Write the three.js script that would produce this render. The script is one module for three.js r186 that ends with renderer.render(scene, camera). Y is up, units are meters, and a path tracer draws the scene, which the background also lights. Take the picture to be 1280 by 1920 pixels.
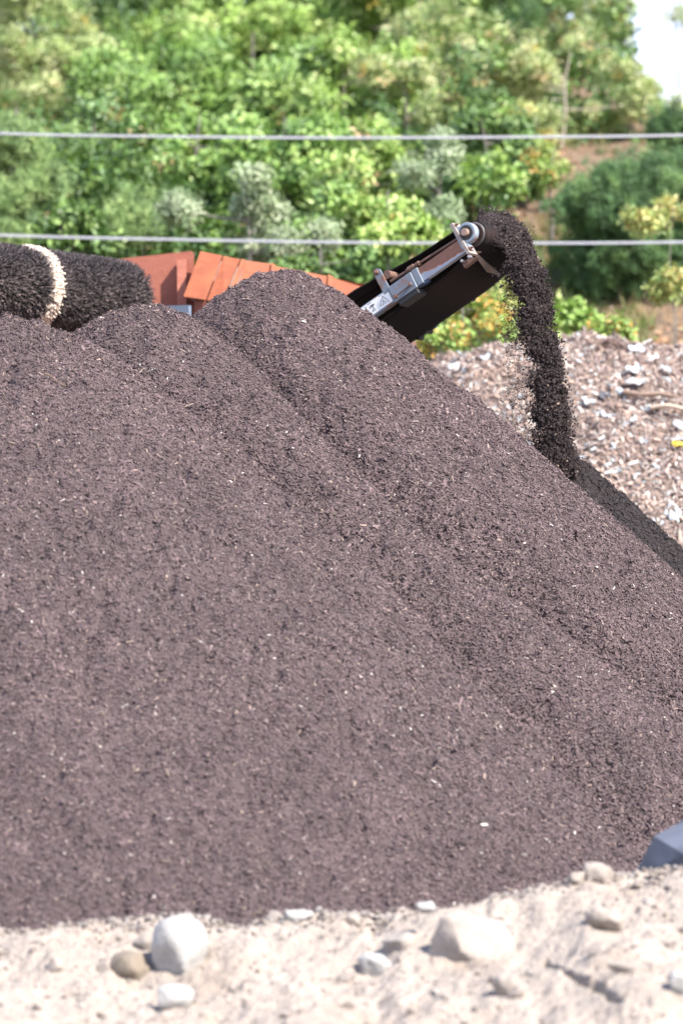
import * as THREE from 'three';
import { RoundedBoxGeometry } from 'three/addons/geometries/RoundedBoxGeometry.js';
import { mergeGeometries, mergeVertices } from 'three/addons/utils/BufferGeometryUtils.js';

// ---------------------------------------------------------------- camera, sky, sun, exposure
const EYE = 1.75, PITCH = Math.atan(440 / 6250);
const scene = new THREE.Scene();
const camera = new THREE.PerspectiveCamera(2 * Math.atan(960 / 6250) * 180 / Math.PI, 682 / 1024, 0.5, 900);
camera.position.set(0, EYE, 0);
camera.rotation.x = PITCH;
camera.focus = 23.1;
camera.userData.fStop = 1.42;
camera.updateMatrixWorld();
const renderer = new THREE.WebGLRenderer({ antialias: true });
renderer.toneMapping = THREE.LinearToneMapping;
renderer.toneMappingExposure = 2.85;
renderer.shadowMap.enabled = true;
renderer.setSize(682, 1024);

{ // hazy early-autumn sky: pale near the horizon, bluer overhead, thin high cloud
  const W = 512, H = 256, d = new Float32Array(W * H * 4);
  for (let j = 0; j < H; j++) for (let i = 0; i < W; i++) {
    const el = (j + 0.5) / H * Math.PI - Math.PI / 2, k = 4 * (j * W + i);
    const t = Math.min(1, Math.max(0, Math.sin(Math.max(el, 0)) / 0.9)) ** 0.6;
    d[k] = 0.78 + (0.13 - 0.78) * t; d[k + 1] = 0.82 + (0.22 - 0.82) * t; d[k + 2] = 0.92 + (0.46 - 0.92) * t; d[k + 3] = 1;
    if (el < 0) { d[k] = 0.30; d[k + 1] = 0.29; d[k + 2] = 0.28; }
  }
  const sky = new THREE.DataTexture(d, W, H, THREE.RGBAFormat, THREE.FloatType);
  sky.mapping = THREE.EquirectangularReflectionMapping; sky.magFilter = sky.minFilter = THREE.LinearFilter; sky.needsUpdate = true;
  scene.background = sky; scene.environment = sky;
}
const sun = new THREE.DirectionalLight(new THREE.Color(1, 0.95, 0.87), 4.6);
sun.position.set(0.53 * 60, 0.73 * 60, 0.43 * 60 - 25);
sun.target.position.set(0, 0, -25); scene.add(sun, sun.target);
sun.castShadow = true;
sun.shadow.mapSize.set(4096, 4096);
Object.assign(sun.shadow.camera, { left: -30, right: 30, top: 40, bottom: -40, near: 1, far: 160 });

// ---------------------------------------------------------------- helpers
let seed = 12345;
const rnd = () => { seed = (seed + 0x6d2b79f5) | 0; let t = Math.imul(seed ^ (seed >>> 15), 1 | seed); t = (t + Math.imul(t ^ (t >>> 7), 61 | t)) ^ t; return ((t ^ (t >>> 14)) >>> 0) / 4294967296; };
const rr = (a, b) => a + (b - a) * rnd();
const gauss = () => Math.sqrt(-2 * Math.log(1 - rnd())) * Math.cos(6.2831853 * rnd());
const clamp = (x, a, b) => Math.min(b, Math.max(a, x));
const smooth = (a, b, x) => { const t = clamp((x - a) / (b - a), 0, 1); return t * t * (3 - 2 * t); };
const lerp = (a, b, t) => a + (b - a) * t;
const hash = (x, y, s) => { let h = Math.imul(x, 374761393) ^ Math.imul(y, 668265263) ^ Math.imul(s, 2147483647 - 1013); h = Math.imul(h ^ (h >>> 13), 1274126177); return ((h ^ (h >>> 16)) >>> 0) / 4294967296; };
function noise(x, y, s = 1, period = 0) {
  const xi = Math.floor(x), yi = Math.floor(y), fx = x - xi, fy = y - yi, u = fx * fx * (3 - 2 * fx), v = fy * fy * (3 - 2 * fy);
  const w = (n) => period ? ((n % period) + period) % period : n;
  const a = hash(w(xi), w(yi), s), b = hash(w(xi + 1), w(yi), s), c = hash(w(xi), w(yi + 1), s), d = hash(w(xi + 1), w(yi + 1), s);
  return a + (b - a) * u + (c - a) * v + (a - b - c + d) * u * v;
}
function fbm(x, y, oct = 4, s = 1, period = 0) { let t = 0, a = 0.5, n = 0; for (let i = 0; i < oct; i++) { t += a * noise(x, y, s + i, period); n += a; x *= 2; y *= 2; period *= 2; a *= 0.55; } return t / n; }
const toS = (c) => { c = clamp(c, 0, 1); return Math.round(255 * (c <= 0.0031308 ? 12.92 * c : 1.055 * c ** (1 / 2.4) - 0.055)); };
function tex(n, fn, srgb = true, m = n) {            // fn(u, v) gives linear rgb
  const d = new Uint8Array(n * m * 4);
  for (let j = 0; j < m; j++) for (let i = 0; i < n; i++) {
    const c = fn((i + 0.5) / n, (j + 0.5) / m), k = 4 * (j * n + i);
    for (let q = 0; q < 3; q++) d[k + q] = srgb ? toS(c[q]) : clamp(Math.round(255 * c[q]), 0, 255);
    d[k + 3] = 255;
  }
  const t = new THREE.DataTexture(d, n, m, THREE.RGBAFormat);
  t.wrapS = t.wrapT = THREE.RepeatWrapping; t.magFilter = THREE.LinearFilter; t.minFilter = THREE.LinearMipmapLinearFilter; t.generateMipmaps = true;
  if (srgb) t.colorSpace = THREE.SRGBColorSpace;
  t.needsUpdate = true; return t;
}
const grey = (f) => (u, v) => { const g = f(u, v); return [g, g, g]; };
const mixc = (a, b, t) => [lerp(a[0], b[0], t), lerp(a[1], b[1], t), lerp(a[2], b[2], t)];
const std = (o) => new THREE.MeshStandardMaterial({ roughness: 0.9, ...o });
const col = (r, g, b) => new THREE.Color().setRGB(r, g, b);

const used = {};
const numbered = (n) => { const k = used[n] = (used[n] ?? -1) + 1; return k ? n + '_' + String(k).padStart(3, '0') : n; };
const cast = (o) => { o.castShadow = o.receiveShadow = true; return o; };
function tag(o, label, category, group, kind) { Object.assign(o.userData, { label, category }); if (group) o.userData.group = group; if (kind) o.userData.kind = kind; return o; }
function mesh(name, geo, mat, parent) { const o = cast(new THREE.Mesh(Array.isArray(geo) ? mergeGeometries(geo.map(strip)) : geo, mat)); if (parent) { o.name = name; parent.add(o); } else { o.name = numbered(name); scene.add(o); } return o; }
function strip(g) { g = g.index ? g.toNonIndexed() : g; for (const k of Object.keys(g.attributes)) if (!['position', 'normal', 'uv'].includes(k)) g.deleteAttribute(k); if (!g.attributes.normal) g.computeVertexNormals(); if (!g.attributes.uv) g.setAttribute('uv', new THREE.BufferAttribute(new Float32Array(g.attributes.position.count * 2), 2)); return g; }
function thing(name, pos, label, category, group) { const o = new THREE.Group(); o.name = numbered(name); o.position.set(...pos); scene.add(o); return tag(o, label, category, group); }
function instances(name, geo, mat, list, parent) {      // list of { p, q, s, c }
  const o = cast(new THREE.InstancedMesh(geo, mat, list.length)), M = new THREE.Matrix4(), P = new THREE.Vector3();
  list.forEach((t, i) => { M.compose(P.set(t.p[0], t.p[1], t.p[2]), t.q, t.s); o.setMatrixAt(i, M); if (t.c) o.setColorAt(i, t.c); });
  o.name = parent ? name : numbered(name); o.userData.kind = 'stuff'; (parent ?? scene).add(o); return o;
}
const V = (x, y, z) => new THREE.Vector3(x, y, z);
const quat = (x, y, z) => new THREE.Quaternion().setFromEuler(new THREE.Euler(x, y, z));
// where a sight line of the photograph (1280 x 1920) meets a given distance, in metres
function ray(px, py) { const a = (px - 640) / 6250, b = (960 - py) / 6250, c = Math.cos(PITCH), s = Math.sin(PITCH), y = b * c + s, z = b * s - c; return [a / -z, y / -z]; }
const at = (px, py, d) => { const r = ray(px, py); return V(r[0] * d, EYE + r[1] * d, -d); };

function gridGeo(xs, zs, hf, keep, uvs = 1) {             // a height field; keep(x, z) picks cells
  const nx = xs.length, nz = zs.length, pos = new Float32Array(nx * nz * 3), uv = new Float32Array(nx * nz * 2), idx = [];
  for (let j = 0; j < nz; j++) for (let i = 0; i < nx; i++) { const k = j * nx + i; pos[3 * k] = xs[i]; pos[3 * k + 1] = hf(xs[i], zs[j]); pos[3 * k + 2] = zs[j]; uv[2 * k] = xs[i] * uvs; uv[2 * k + 1] = zs[j] * uvs; }
  for (let j = 0; j + 1 < nz; j++) for (let i = 0; i + 1 < nx; i++) {
    if (keep && !keep((xs[i] + xs[i + 1]) / 2, (zs[j] + zs[j + 1]) / 2)) continue;
    const a = j * nx + i, b = a + 1, c = a + nx, e = c + 1; idx.push(a, c, b, b, c, e);
  }
  let g = new THREE.BufferGeometry();
  g.setAttribute('position', new THREE.BufferAttribute(pos, 3)); g.setAttribute('uv', new THREE.BufferAttribute(uv, 2)); g.setIndex(idx);
  g.computeVertexNormals();
  return g;
}
function compact(g) {                                      // drop vertices no face uses
  const map = new Map(), idx = [], P = [], N = [], U = [], p = g.attributes.position, n = g.attributes.normal, u = g.attributes.uv;
  for (const k of g.index.array) { if (!map.has(k)) { map.set(k, map.size); P.push(p.getX(k), p.getY(k), p.getZ(k)); N.push(n.getX(k), n.getY(k), n.getZ(k)); U.push(u.getX(k), u.getY(k)); } idx.push(map.get(k)); }
  const o = new THREE.BufferGeometry(); o.setAttribute('position', new THREE.Float32BufferAttribute(P, 3)); o.setAttribute('normal', new THREE.Float32BufferAttribute(N, 3)); o.setAttribute('uv', new THREE.Float32BufferAttribute(U, 2)); o.setIndex(idx); return o;
}
function steps(list) { const o = []; for (const [a, b, d] of list) for (let x = a; x < b - d * 0.5; x += d) o.push(x); o.push(list[list.length - 1][1]); return o; }
function chipGeo(l, w, h, r) {                             // a shard of wood: a jittered, tapered block
  const g = new THREE.BoxGeometry(l, h, w), p = g.attributes.position, j = {};
  for (let i = 0; i < p.count; i++) {
    const k = [p.getX(i) > 0, p.getY(i) > 0, p.getZ(i) > 0].join(); j[k] ??= [rr(-r, r) * l, rr(-r, r) * h, rr(-r, r) * w, rr(0.5, 1.1)];
    p.setXYZ(i, p.getX(i) + j[k][0], p.getY(i) + j[k][1], p.getZ(i) * j[k][3] + j[k][2]);
  }
  g.computeVertexNormals(); return g;
}
function rockGeo(rx, ry, rz, rough, sd, detail = 3, cuts = 9, soft = 0) {   // a stone: a sphere cut by planes, then roughened
  let g = new THREE.IcosahedronGeometry(1, detail + 2); g.deleteAttribute('uv'); g.deleteAttribute('normal'); g = mergeVertices(g, 1e-4);
  const p = g.attributes.position, pl = []; const s0 = seed; seed = sd;
  for (let i = 0; i < cuts; i++) pl.push([V(gauss(), gauss(), gauss()).normalize(), rr(0.42 + soft, 0.84 + soft * 0.3)]);
  const v = V(0, 0, 0);
  for (let i = 0; i < p.count; i++) {
    v.fromBufferAttribute(p, i);
    for (const [n, d] of pl) { const e = v.dot(n) - d; if (e > 0) v.addScaledVector(n, -e * 0.985); }
    const k = 1 + rough * (fbm(v.x * 3 + 9 + sd % 17, v.y * 3 + v.z * 2.3, 5, sd % 97) - 0.5) * 1.3;
    p.setXYZ(i, v.x * k * rx, v.y * k * ry, v.z * k * rz);
  }
  seed = s0; g.computeVertexNormals();
  const uv = new Float32Array(p.count * 2); for (let i = 0; i < p.count; i++) { uv[2 * i] = (p.getX(i) + p.getZ(i) * 0.6) * 1.6; uv[2 * i + 1] = (p.getY(i) + p.getZ(i) * 0.5) * 1.6; }
  g.setAttribute('uv', new THREE.BufferAttribute(uv, 2)); return g;
}
function tube(pts, r0, r1, seg = 8, rs = 6) {              // tapered tube through points
  const c = new THREE.CatmullRomCurve3(pts), g = new THREE.TubeGeometry(c, seg, 1, rs, false), p = g.attributes.position, q = V(0, 0, 0);
  for (let i = 0; i <= seg; i++) { c.getPointAt(i / seg, q); const r = lerp(r0, r1, i / seg); for (let k = 0; k <= rs; k++) { const a = i * (rs + 1) + k; p.setXYZ(a, q.x + (p.getX(a) - q.x) * r, q.y + (p.getY(a) - q.y) * r, q.z + (p.getZ(a) - q.z) * r); } }
  return g;
}
function plate(pts, th, dir) {                             // a slab: polygon corners (convex) extruded by th along dir or its normal
  const n = dir ? dir.clone().normalize() : new THREE.Vector3().crossVectors(pts[1].clone().sub(pts[0]), pts[2].clone().sub(pts[0])).normalize(), m = pts.length, P = [], U = [];
  const e1 = pts[1].clone().sub(pts[0]).normalize(), e2 = new THREE.Vector3().crossVectors(n, e1);
  const back = pts.map((p) => p.clone().addScaledVector(n, -th));
  const tri = (a, b, c) => { for (const q of [a, b, c]) { P.push(q.x, q.y, q.z); const d = q.clone().sub(pts[0]); U.push(d.dot(e1), d.dot(e2) + d.dot(n)); } };
  for (let i = 1; i + 1 < m; i++) { tri(pts[0], pts[i], pts[i + 1]); tri(back[0], back[i + 1], back[i]); }
  for (let i = 0; i < m; i++) { const k = (i + 1) % m; tri(pts[i], back[i], back[k]); tri(pts[i], back[k], pts[k]); }
  const g = new THREE.BufferGeometry(); g.setAttribute('position', new THREE.Float32BufferAttribute(P, 3)); g.setAttribute('uv', new THREE.Float32BufferAttribute(U, 2)); g.computeVertexNormals(); return g;
}

// ---------------------------------------------------------------- materials
const mulchMap = tex(1024, (u, v) => { const a = fbm(u * 24, v * 24, 5, 3, 24), b = noise(u * 260, v * 260, 9, 260), c = fbm(u * 5, v * 5, 3, 31, 5); const k = 0.55 + 0.55 * a + 0.5 * (b - 0.5) + 0.25 * (c - 0.5); return [0.074 * k, 0.052 * k, 0.053 * k]; });
const mulchBump = tex(1024, grey((u, v) => 0.5 * fbm(u * 40, v * 40, 4, 5, 40) + 0.5 * noise(u * 230, v * 230, 6, 230)), false);
const sandMap = tex(1024, (u, v) => { const a = fbm(u * 6, v * 6, 5, 41, 6), b = noise(u * 200, v * 200, 42, 200), c = fbm(u * 40, v * 40, 3, 47, 40); const k = 0.82 + 0.3 * (a - 0.5) + 0.16 * (b - 0.5) + 0.2 * (c - 0.5); return mixc([0.35 * k, 0.292 * k, 0.245 * k], [0.30 * k, 0.24 * k, 0.195 * k], smooth(0.52, 0.75, fbm(u * 4, v * 4, 4, 77, 4))); });
const sandBump = tex(1024, grey((u, v) => 0.6 * fbm(u * 30, v * 30, 5, 51, 30) + 0.4 * noise(u * 160, v * 160, 52, 160)), false);
const rockMap = tex(512, (u, v) => { const a = fbm(u * 5, v * 5, 5, 61, 5), b = fbm(u * 40, v * 40, 3, 62, 40); const k = 0.8 + 0.45 * (a - 0.5) + 0.3 * (b - 0.5); return [k, k * 0.99, k * 0.97]; });
const litterMap = tex(1024, (u, v) => { const a = fbm(u * 8, v * 8, 5, 71, 8), b = noise(u * 120, v * 120, 72, 120), c = fbm(u * 22, v * 22, 3, 73, 22); return mixc(mixc([0.055, 0.038, 0.026], [0.20, 0.135, 0.085], a), [0.30, 0.17, 0.08], smooth(0.62, 0.8, b * 0.55 + c * 0.5)); });
const litterBump = tex(512, grey((u, v) => fbm(u * 40, v * 40, 4, 75, 40)), false);
function rustTex(a, b, c, s) { return tex(512, (u, v) => { const n = fbm(u * 5, v * 5, 5, s, 5), f = noise(u * 150, v * 150, s + 9, 150), g = fbm(u * 30, v * 3, 3, s + 20, 3); let k = mixc(a, b, smooth(0.3, 0.7, n)); k = mixc(k, c, smooth(0.6, 0.9, f * 0.5 + g * 0.5)); const m = 0.85 + 0.3 * f; return [k[0] * m, k[1] * m, k[2] * m]; }); }
const rustOrange = rustTex([0.36, 0.115, 0.05], [0.28, 0.085, 0.04], [0.20, 0.07, 0.04], 81), rustSalmon = rustTex([0.33, 0.115, 0.075], [0.28, 0.095, 0.06], [0.36, 0.15, 0.10], 91), rustBrown = rustTex([0.165, 0.09, 0.062], [0.11, 0.055, 0.04], [0.25, 0.165, 0.125], 101);
const rustBump = tex(512, grey((u, v) => fbm(u * 40, v * 40, 4, 85, 40)), false);
const paintMap = tex(512, (u, v) => { const n = fbm(u * 6, v * 6, 5, 111, 6), f = noise(u * 120, v * 120, 112, 120); const p = [0.15 + 0.04 * f, 0.175 + 0.04 * f, 0.21 + 0.04 * f]; return mixc(p, [0.22, 0.10, 0.06], smooth(0.60, 0.68, n * 0.8 + f * 0.2)); });
const barkMap = tex(256, (u, v) => { const k = 0.5 + 0.8 * fbm(u * 8, v * 3, 4, 121, 8); return [0.20 * k, 0.18 * k, 0.155 * k]; });
const beltMap = tex(512, (u, v) => { const a = fbm(u * 2, v * 34, 3, 131, 2), b = noise(u * 90, v * 90, 133, 90); return mixc([0.010, 0.008, 0.008], [0.040, 0.026, 0.022], smooth(0.42, 0.72, a) * (0.7 + 0.3 * b)); });
const rep = (t, x, y = x) => { const c = t.clone(); c.repeat.set(x, y); c.needsUpdate = true; return c; };
const M = {
  mulch: std({ map: mulchMap, bumpMap: mulchBump, bumpScale: 0.012, roughness: 1 }),
  mulchWet: std({ map: mulchMap, color: col(0.22, 0.19, 0.19), bumpMap: mulchBump, bumpScale: 0.012, roughness: 0.95 }),
  chip: std({ color: 0xffffff, roughness: 0.92 }),
  sand: std({ map: sandMap, bumpMap: sandBump, bumpScale: 0.018, roughness: 1 }),
  rock: std({ map: rockMap, bumpMap: rockMap, bumpScale: 0.006, roughness: 0.95 }),
  litter: std({ map: litterMap, bumpMap: litterBump, bumpScale: 0.04, roughness: 1 }),
  rustOrange: std({ map: rep(rustOrange, 2), color: col(0.74, 0.60, 0.44), bumpMap: rustBump, bumpScale: 0.002, roughness: 0.75 }),
  rustSalmon: std({ map: rustSalmon, color: col(0.86, 0.76, 0.72), bumpMap: rustBump, bumpScale: 0.0015, roughness: 0.7 }),
  rustBrown: std({ map: rep(rustBrown, 4), bumpMap: rustBump, bumpScale: 0.002, roughness: 0.7 }),
  paint: std({ map: rep(paintMap, 2.2), roughness: 0.5 }),
  steel: std({ color: col(0.42, 0.42, 0.43), metalness: 0.7, roughness: 0.42 }),
  dark: std({ color: col(0.018, 0.018, 0.02), roughness: 0.6 }),
  belt: new THREE.MeshPhysicalMaterial({ map: beltMap, color: col(0.85, 0.76, 0.76), roughness: 0.85, specularIntensity: 0.4 }),
  rubber: std({ map: rustTex([0.060, 0.052, 0.052], [0.045, 0.04, 0.042], [0.12, 0.09, 0.08], 141), roughness: 0.55 }),
  cable: std({ color: col(0.42, 0.42, 0.45), metalness: 0.1, roughness: 0.45 }),
  bark: std({ map: barkMap, roughness: 0.95 }),
  bristle: std({ color: 0xffffff, roughness: 0.8 }),
};
const leafMat = new THREE.MeshPhysicalMaterial({ color: 0xffffff, roughness: 0.5, transmission: 0.28, thickness: 0, side: THREE.DoubleSide });
const needleMat = new THREE.MeshPhysicalMaterial({ color: 0xffffff, roughness: 0.75, transmission: 0.2, thickness: 0, side: THREE.DoubleSide });

// ---------------------------------------------------------------- ground and hillside
const ground = mesh('ground', gridGeo(steps([[-400, -40, 20], [-40, 40, 2], [40, 400, 20]]), steps([[-700, -40, 20], [-40, 20, 2], [20, 200, 20]]), () => 0, null, 0.5), M.sand);
ground.userData.kind = 'structure';
function hillH(x, z) {
  const d = -z, k = smooth(0.2, 2.6, x), top = lerp(6.5, 7.0, k), sl = lerp(0.38, 0.46, k);
  let h = d < 41 ? top * smooth(29.5, 43, d) * 1.06 : 0;
  const lin = top + sl * (d - 41), flat = top + sl * 15 + 0.05 * (d - 56);
  const up = (d > 56 ? flat : lin) - 1.7 * smooth(4.0, 5.8, x - 0.04 * (d - 50)) * smooth(47, 55, d);
  h = d < 38 ? h : lerp(top * smooth(29.5, 43, d) * 1.06, up, smooth(38, 42.5, d));
  return h + 0.5 * (fbm(x * 0.35 + 7, z * 0.35, 3, 201) - 0.5) + 0.16 * (fbm(x * 1.6, z * 1.6, 3, 205) - 0.5) - 0.12;
}
const hill = mesh('hillside', gridGeo(steps([[-60, -9, 1.5], [-9, 9, 0.12], [9, 60, 1.5]]), steps([[-110, -60, 2], [-60, -30, 0.14], [-30, -29, 0.5]]), hillH, null, 0.6), M.litter);
hill.userData.kind = 'structure';

// ---------------------------------------------------------------- mulch pile: three overlapping heaps and the fresh one
const CONES = [[-2.187, -22.124, 4.599, 0.769, 0.475], [-1.393, -23.36, 4.838, 0.75, 0.352], [-0.437, -24.172, 5.229, 0.884, 0.337], [1.73, -25.43, 3.96, 0.92, 0.10]];
const coneH = (c, x, z) => { const d2 = (x - c[0]) ** 2 + (z - c[1]) ** 2, a = Math.atan2(z - c[1], x - c[0]), w = 0.02 * (noise(a * 5 + 20, c[0] * 3, 301) - 0.5) + 0.012 * (noise(a * 14 + 20, c[0] * 5, 302) - 0.5); return c[2] - c[3] * (1 + w) * (Math.sqrt(d2 + c[4] * c[4]) - c[4]); };
const heapOf = (x, z) => { let b = -1e9, k = 0; CONES.forEach((c, i) => { const h = coneH(c, x, z); if (h > b) { b = h; k = i; } }); return k; };
const valley = (x, z) => { const c = CONES.slice(0, 3).map((k) => coneH(k, x, z)); const m = Math.max(...c), i = c.indexOf(m); if (i === 0 || coneH(CONES[3], x, z) > m) return 0; return 0.22 * Math.exp(-Math.max(0, m - c[i - 1]) / 0.15) * smooth(0, 0.012, m - c[i - 1]); };   // each heap was dumped onto the flank of the last and slid back from it, which leaves a lip
const heapH = (x, z) => {
  let b = -1e9; for (const c of CONES) b = Math.max(b, coneH(c, x, z));
  return b + 0.05 * (fbm(x * 0.9 + 3, z * 0.9, 3, 311) - 0.5) + 0.05 * (fbm(x * 4, z * 4, 3, 315) - 0.5) + 0.075 * (fbm(x * 13, z * 13, 3, 319) - 0.5) - 0.22 * Math.max(0, fbm(x * 8 + 4, z * 8, 3, 323) - 0.60) - 0.16 * Math.max(0, fbm(x * 21 + 4, z * 21, 2, 327) - 0.66) - valley(x, z);
};
const hx = steps([[-8.8, -3.4, 0.15], [-3.4, 3.9, 0.022], [3.9, 7.8, 0.15]]), hz = steps([[-31.2, -26.6, 0.15], [-26.6, -24.5, 0.03], [-24.5, -16.4, 0.024], [-16.4, -15.2, 0.08]]);
const heapAll = gridGeo(hx, hz, (x, z) => Math.max(heapH(x, z), -0.05), null, 0.7);
function heapPart(ids) { const g = heapAll.clone(), out = [], ix = heapAll.index.array, p = heapAll.attributes.position; for (let k = 0; k < ix.length; k += 6) { const x = (p.getX(ix[k]) + p.getX(ix[k + 5])) / 2, z = (p.getZ(ix[k]) + p.getZ(ix[k + 5])) / 2; if (ids.includes(heapOf(x, z)) && Math.max(p.getY(ix[k]), p.getY(ix[k + 5])) > -0.04) for (let q = 0; q < 6; q++) out.push(ix[k + q]); } g.setIndex(out); return compact(g); }
const heapNormal = (x, z, e = 0.05) => V(heapH(x - e, z) - heapH(x + e, z), 2 * e, heapH(x, z - e) - heapH(x, z + e)).normalize();
function chipTone(dark) { // bark-brown shards, a few pale splinters, rare bleached ones
  const k = rnd(), m = rr(0.42, 1.4) * dark;
  if (k < 0.85) return col(0.096 * m, 0.0645 * m, 0.0665 * m);
  if (k < 0.955) return col(0.132 * m, 0.095 * m, 0.091 * m);
  if (k < 0.9955) return col(0.205 * m, 0.15 * m, 0.125 * m);
  return col(0.42 * m, 0.38 * m, 0.34 * m);
}
const chipA = chipGeo(0.030, 0.0075, 0.005, 0.2), chipB = chipGeo(0.016, 0.012, 0.009, 0.25), UP = V(0, 1, 0);
function scatterChips(count, test, dark, parent, x0, x1, z0, z1) {
  const A = [], B = [], pile = [];
  while (A.length + B.length < count) {
    const x = rr(x0, x1), z = rr(z0, z1); if (!test(x, z)) continue;
    const h = heapH(x, z); if (h < 0.3) continue;
    const n = heapNormal(x, z), i3 = heapOf(x, z), up = i3 > 0 && i3 < 3 ? coneH(CONES[i3], x, z) - coneH(CONES[i3 - 1], x, z) : 9, toe = 1 - smooth(0.02, 0.34, up), long = rnd() < 0.45 + 0.2 * toe, s = rr(0.36, 1.02) * (rnd() < 0.03 ? 1.8 : 1) * (1 + 0.55 * toe * rnd());
    const q = new THREE.Quaternion().setFromUnitVectors(UP, n).multiply(quat(gauss() * (0.35 + 0.3 * toe), rr(0, 6.283), gauss() * (0.3 + 0.3 * toe)));
    (long ? A : B).push({ p: [x, h + rr(-0.002, 0.006), z], q, s: V(s * rr(0.7, 1.3), s, s), c: chipTone(dark * (0.72 + 0.56 * fbm(x * 3, z * 3, 4, 333))) });
  }
  instances('bark_shreds', chipA, M.chip, A, parent); instances('mulch_crumbs', chipB, M.chip, B, parent);
}
{
  const pile = thing('mulch_pile', [0, 0, 0], 'huge pile of dark brown shredded bark mulch with three overlapping conical heaps, filling the middle', 'mulch pile');
  const names = ['left heap lying nearest', 'middle heap in the saddle', 'tallest heap under the conveyor'];
  [190000, 100000, 190000].forEach((n, i) => {
    const h = mesh('heap', heapPart([i]), M.mulch, pile); h.userData.label = names[i];
    scatterChips(n, (x, z) => heapOf(x, z) === i && Math.abs(x) < -z * 0.112 + 0.15, 1, h, -3.4, 3.4, -25.2, -16.2);
  });
  const fresh = thing('mulch_pile', [0, 0, 0], 'freshly dropped darker heap of mulch below the falling stream, behind the large pile', 'mulch pile');
  const h = mesh('heap', heapPart([3]), M.mulchWet, fresh);
  scatterChips(26000, (x, z) => heapOf(x, z) === 3 && Math.abs(x) < -z * 0.112 + 0.3, 0.25, h, 0.6, 3.6, -26.3, -22);
}
{ // twigs on the mulch
  const twig = (px, py, d, len, ang, label) => { const c = at(px, py, d); let z = -d; for (let i = 0; i < 400; i++) { const r = ray(px, py), y = EYE - r[1] * z; if (heapH(r[0] * -z, z) > y) break; z += -0.02; } const r = ray(px, py), o = V(r[0] * -z, EYE - r[1] * z + 0.012, z), n = heapNormal(o.x, o.z), t = V(Math.cos(ang), 0, Math.sin(ang)); t.addScaledVector(n, -t.dot(n)).normalize(); const b = V(0, 0, 0).crossVectors(n, t); const pts = [-0.5, -0.2, 0.15, 0.5].map((k, i) => o.clone().addScaledVector(t, k * len).addScaledVector(b, [0, 0.012, -0.006, 0.01][i])); tag(mesh('twig', tube(pts, 0.005, 0.003, 10, 5), std({ color: col(0.17, 0.11, 0.075) })), label, 'twig'); };
  twig(104, 716, 18, 0.16, 0.5, 'thin brown twig lying near the top of the left mulch heap');
  twig(1272, 1408, 17, 0.3, 0.9, 'curved pale twig at the right edge of the mulch pile, above the dark tarp');
}

// ---------------------------------------------------------------- discharge conveyor
const AZ = 32 * Math.PI / 180, INC = 28 * Math.PI / 180;
const axA = V(Math.sin(AZ), 0, -Math.cos(AZ)), dirH = V(Math.cos(AZ), 0, Math.sin(AZ));
const axC = dirH.clone().multiplyScalar(Math.cos(INC)).addScaledVector(UP, Math.sin(INC)), axN = new THREE.Vector3().crossVectors(axC, axA);
const HEAD = at(888, 440, 25);
const uv = (px, py, w) => { const r = ray(px, py), d = V(r[0], r[1], -1), o = HEAD.clone().addScaledVector(axA, w), k = o.clone().sub(V(0, EYE, 0)).dot(axA) / d.dot(axA), q = d.multiplyScalar(k).add(V(0, EYE, 0)).sub(o); return [q.dot(axC), q.dot(axN)]; };
const conv = thing('conveyor', HEAD.toArray(), 'inclined belt conveyor with weathered grey frame, pouring mulch from its raised end', 'conveyor');
conv.quaternion.setFromRotationMatrix(new THREE.Matrix4().makeBasis(axC, axN, axA.clone().negate()));
const L = (u, v, w) => V(u, v, -w);                        // along, above, across (away from the camera)
const LP = (px, py, w) => { const [u, v] = uv(px, py, w); return L(u, v, w); };
function bar(u0, u1, v0, v1, w0, w1, r = 0.004, uvS = 1) { const g = new RoundedBoxGeometry(u1 - u0, v1 - v0, w1 - w0, 2, Math.min(r, (u1 - u0) / 2.2, (v1 - v0) / 2.2, (w1 - w0) / 2.2)); const p = g.attributes.position, t = g.attributes.uv; g.translate((u0 + u1) / 2, (v0 + v1) / 2, -(w0 + w1) / 2); for (let i = 0; i < p.count; i++) t.setXY(i, p.getX(i) * uvS, (p.getY(i) + p.getZ(i)) * uvS); return g; }
function rod(a, b, r, rs = 14) { const d = b.clone().sub(a), g = new THREE.CylinderGeometry(r, r, d.length(), rs); g.applyQuaternion(new THREE.Quaternion().setFromUnitVectors(UP, d.clone().normalize())); g.translate(...a.clone().add(b).multiplyScalar(0.5).toArray()); return g; }
const across = (u, v, w0, w1, r, rs = 28) => rod(L(u, v, w0), L(u, v, w1), r, rs);
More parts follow.
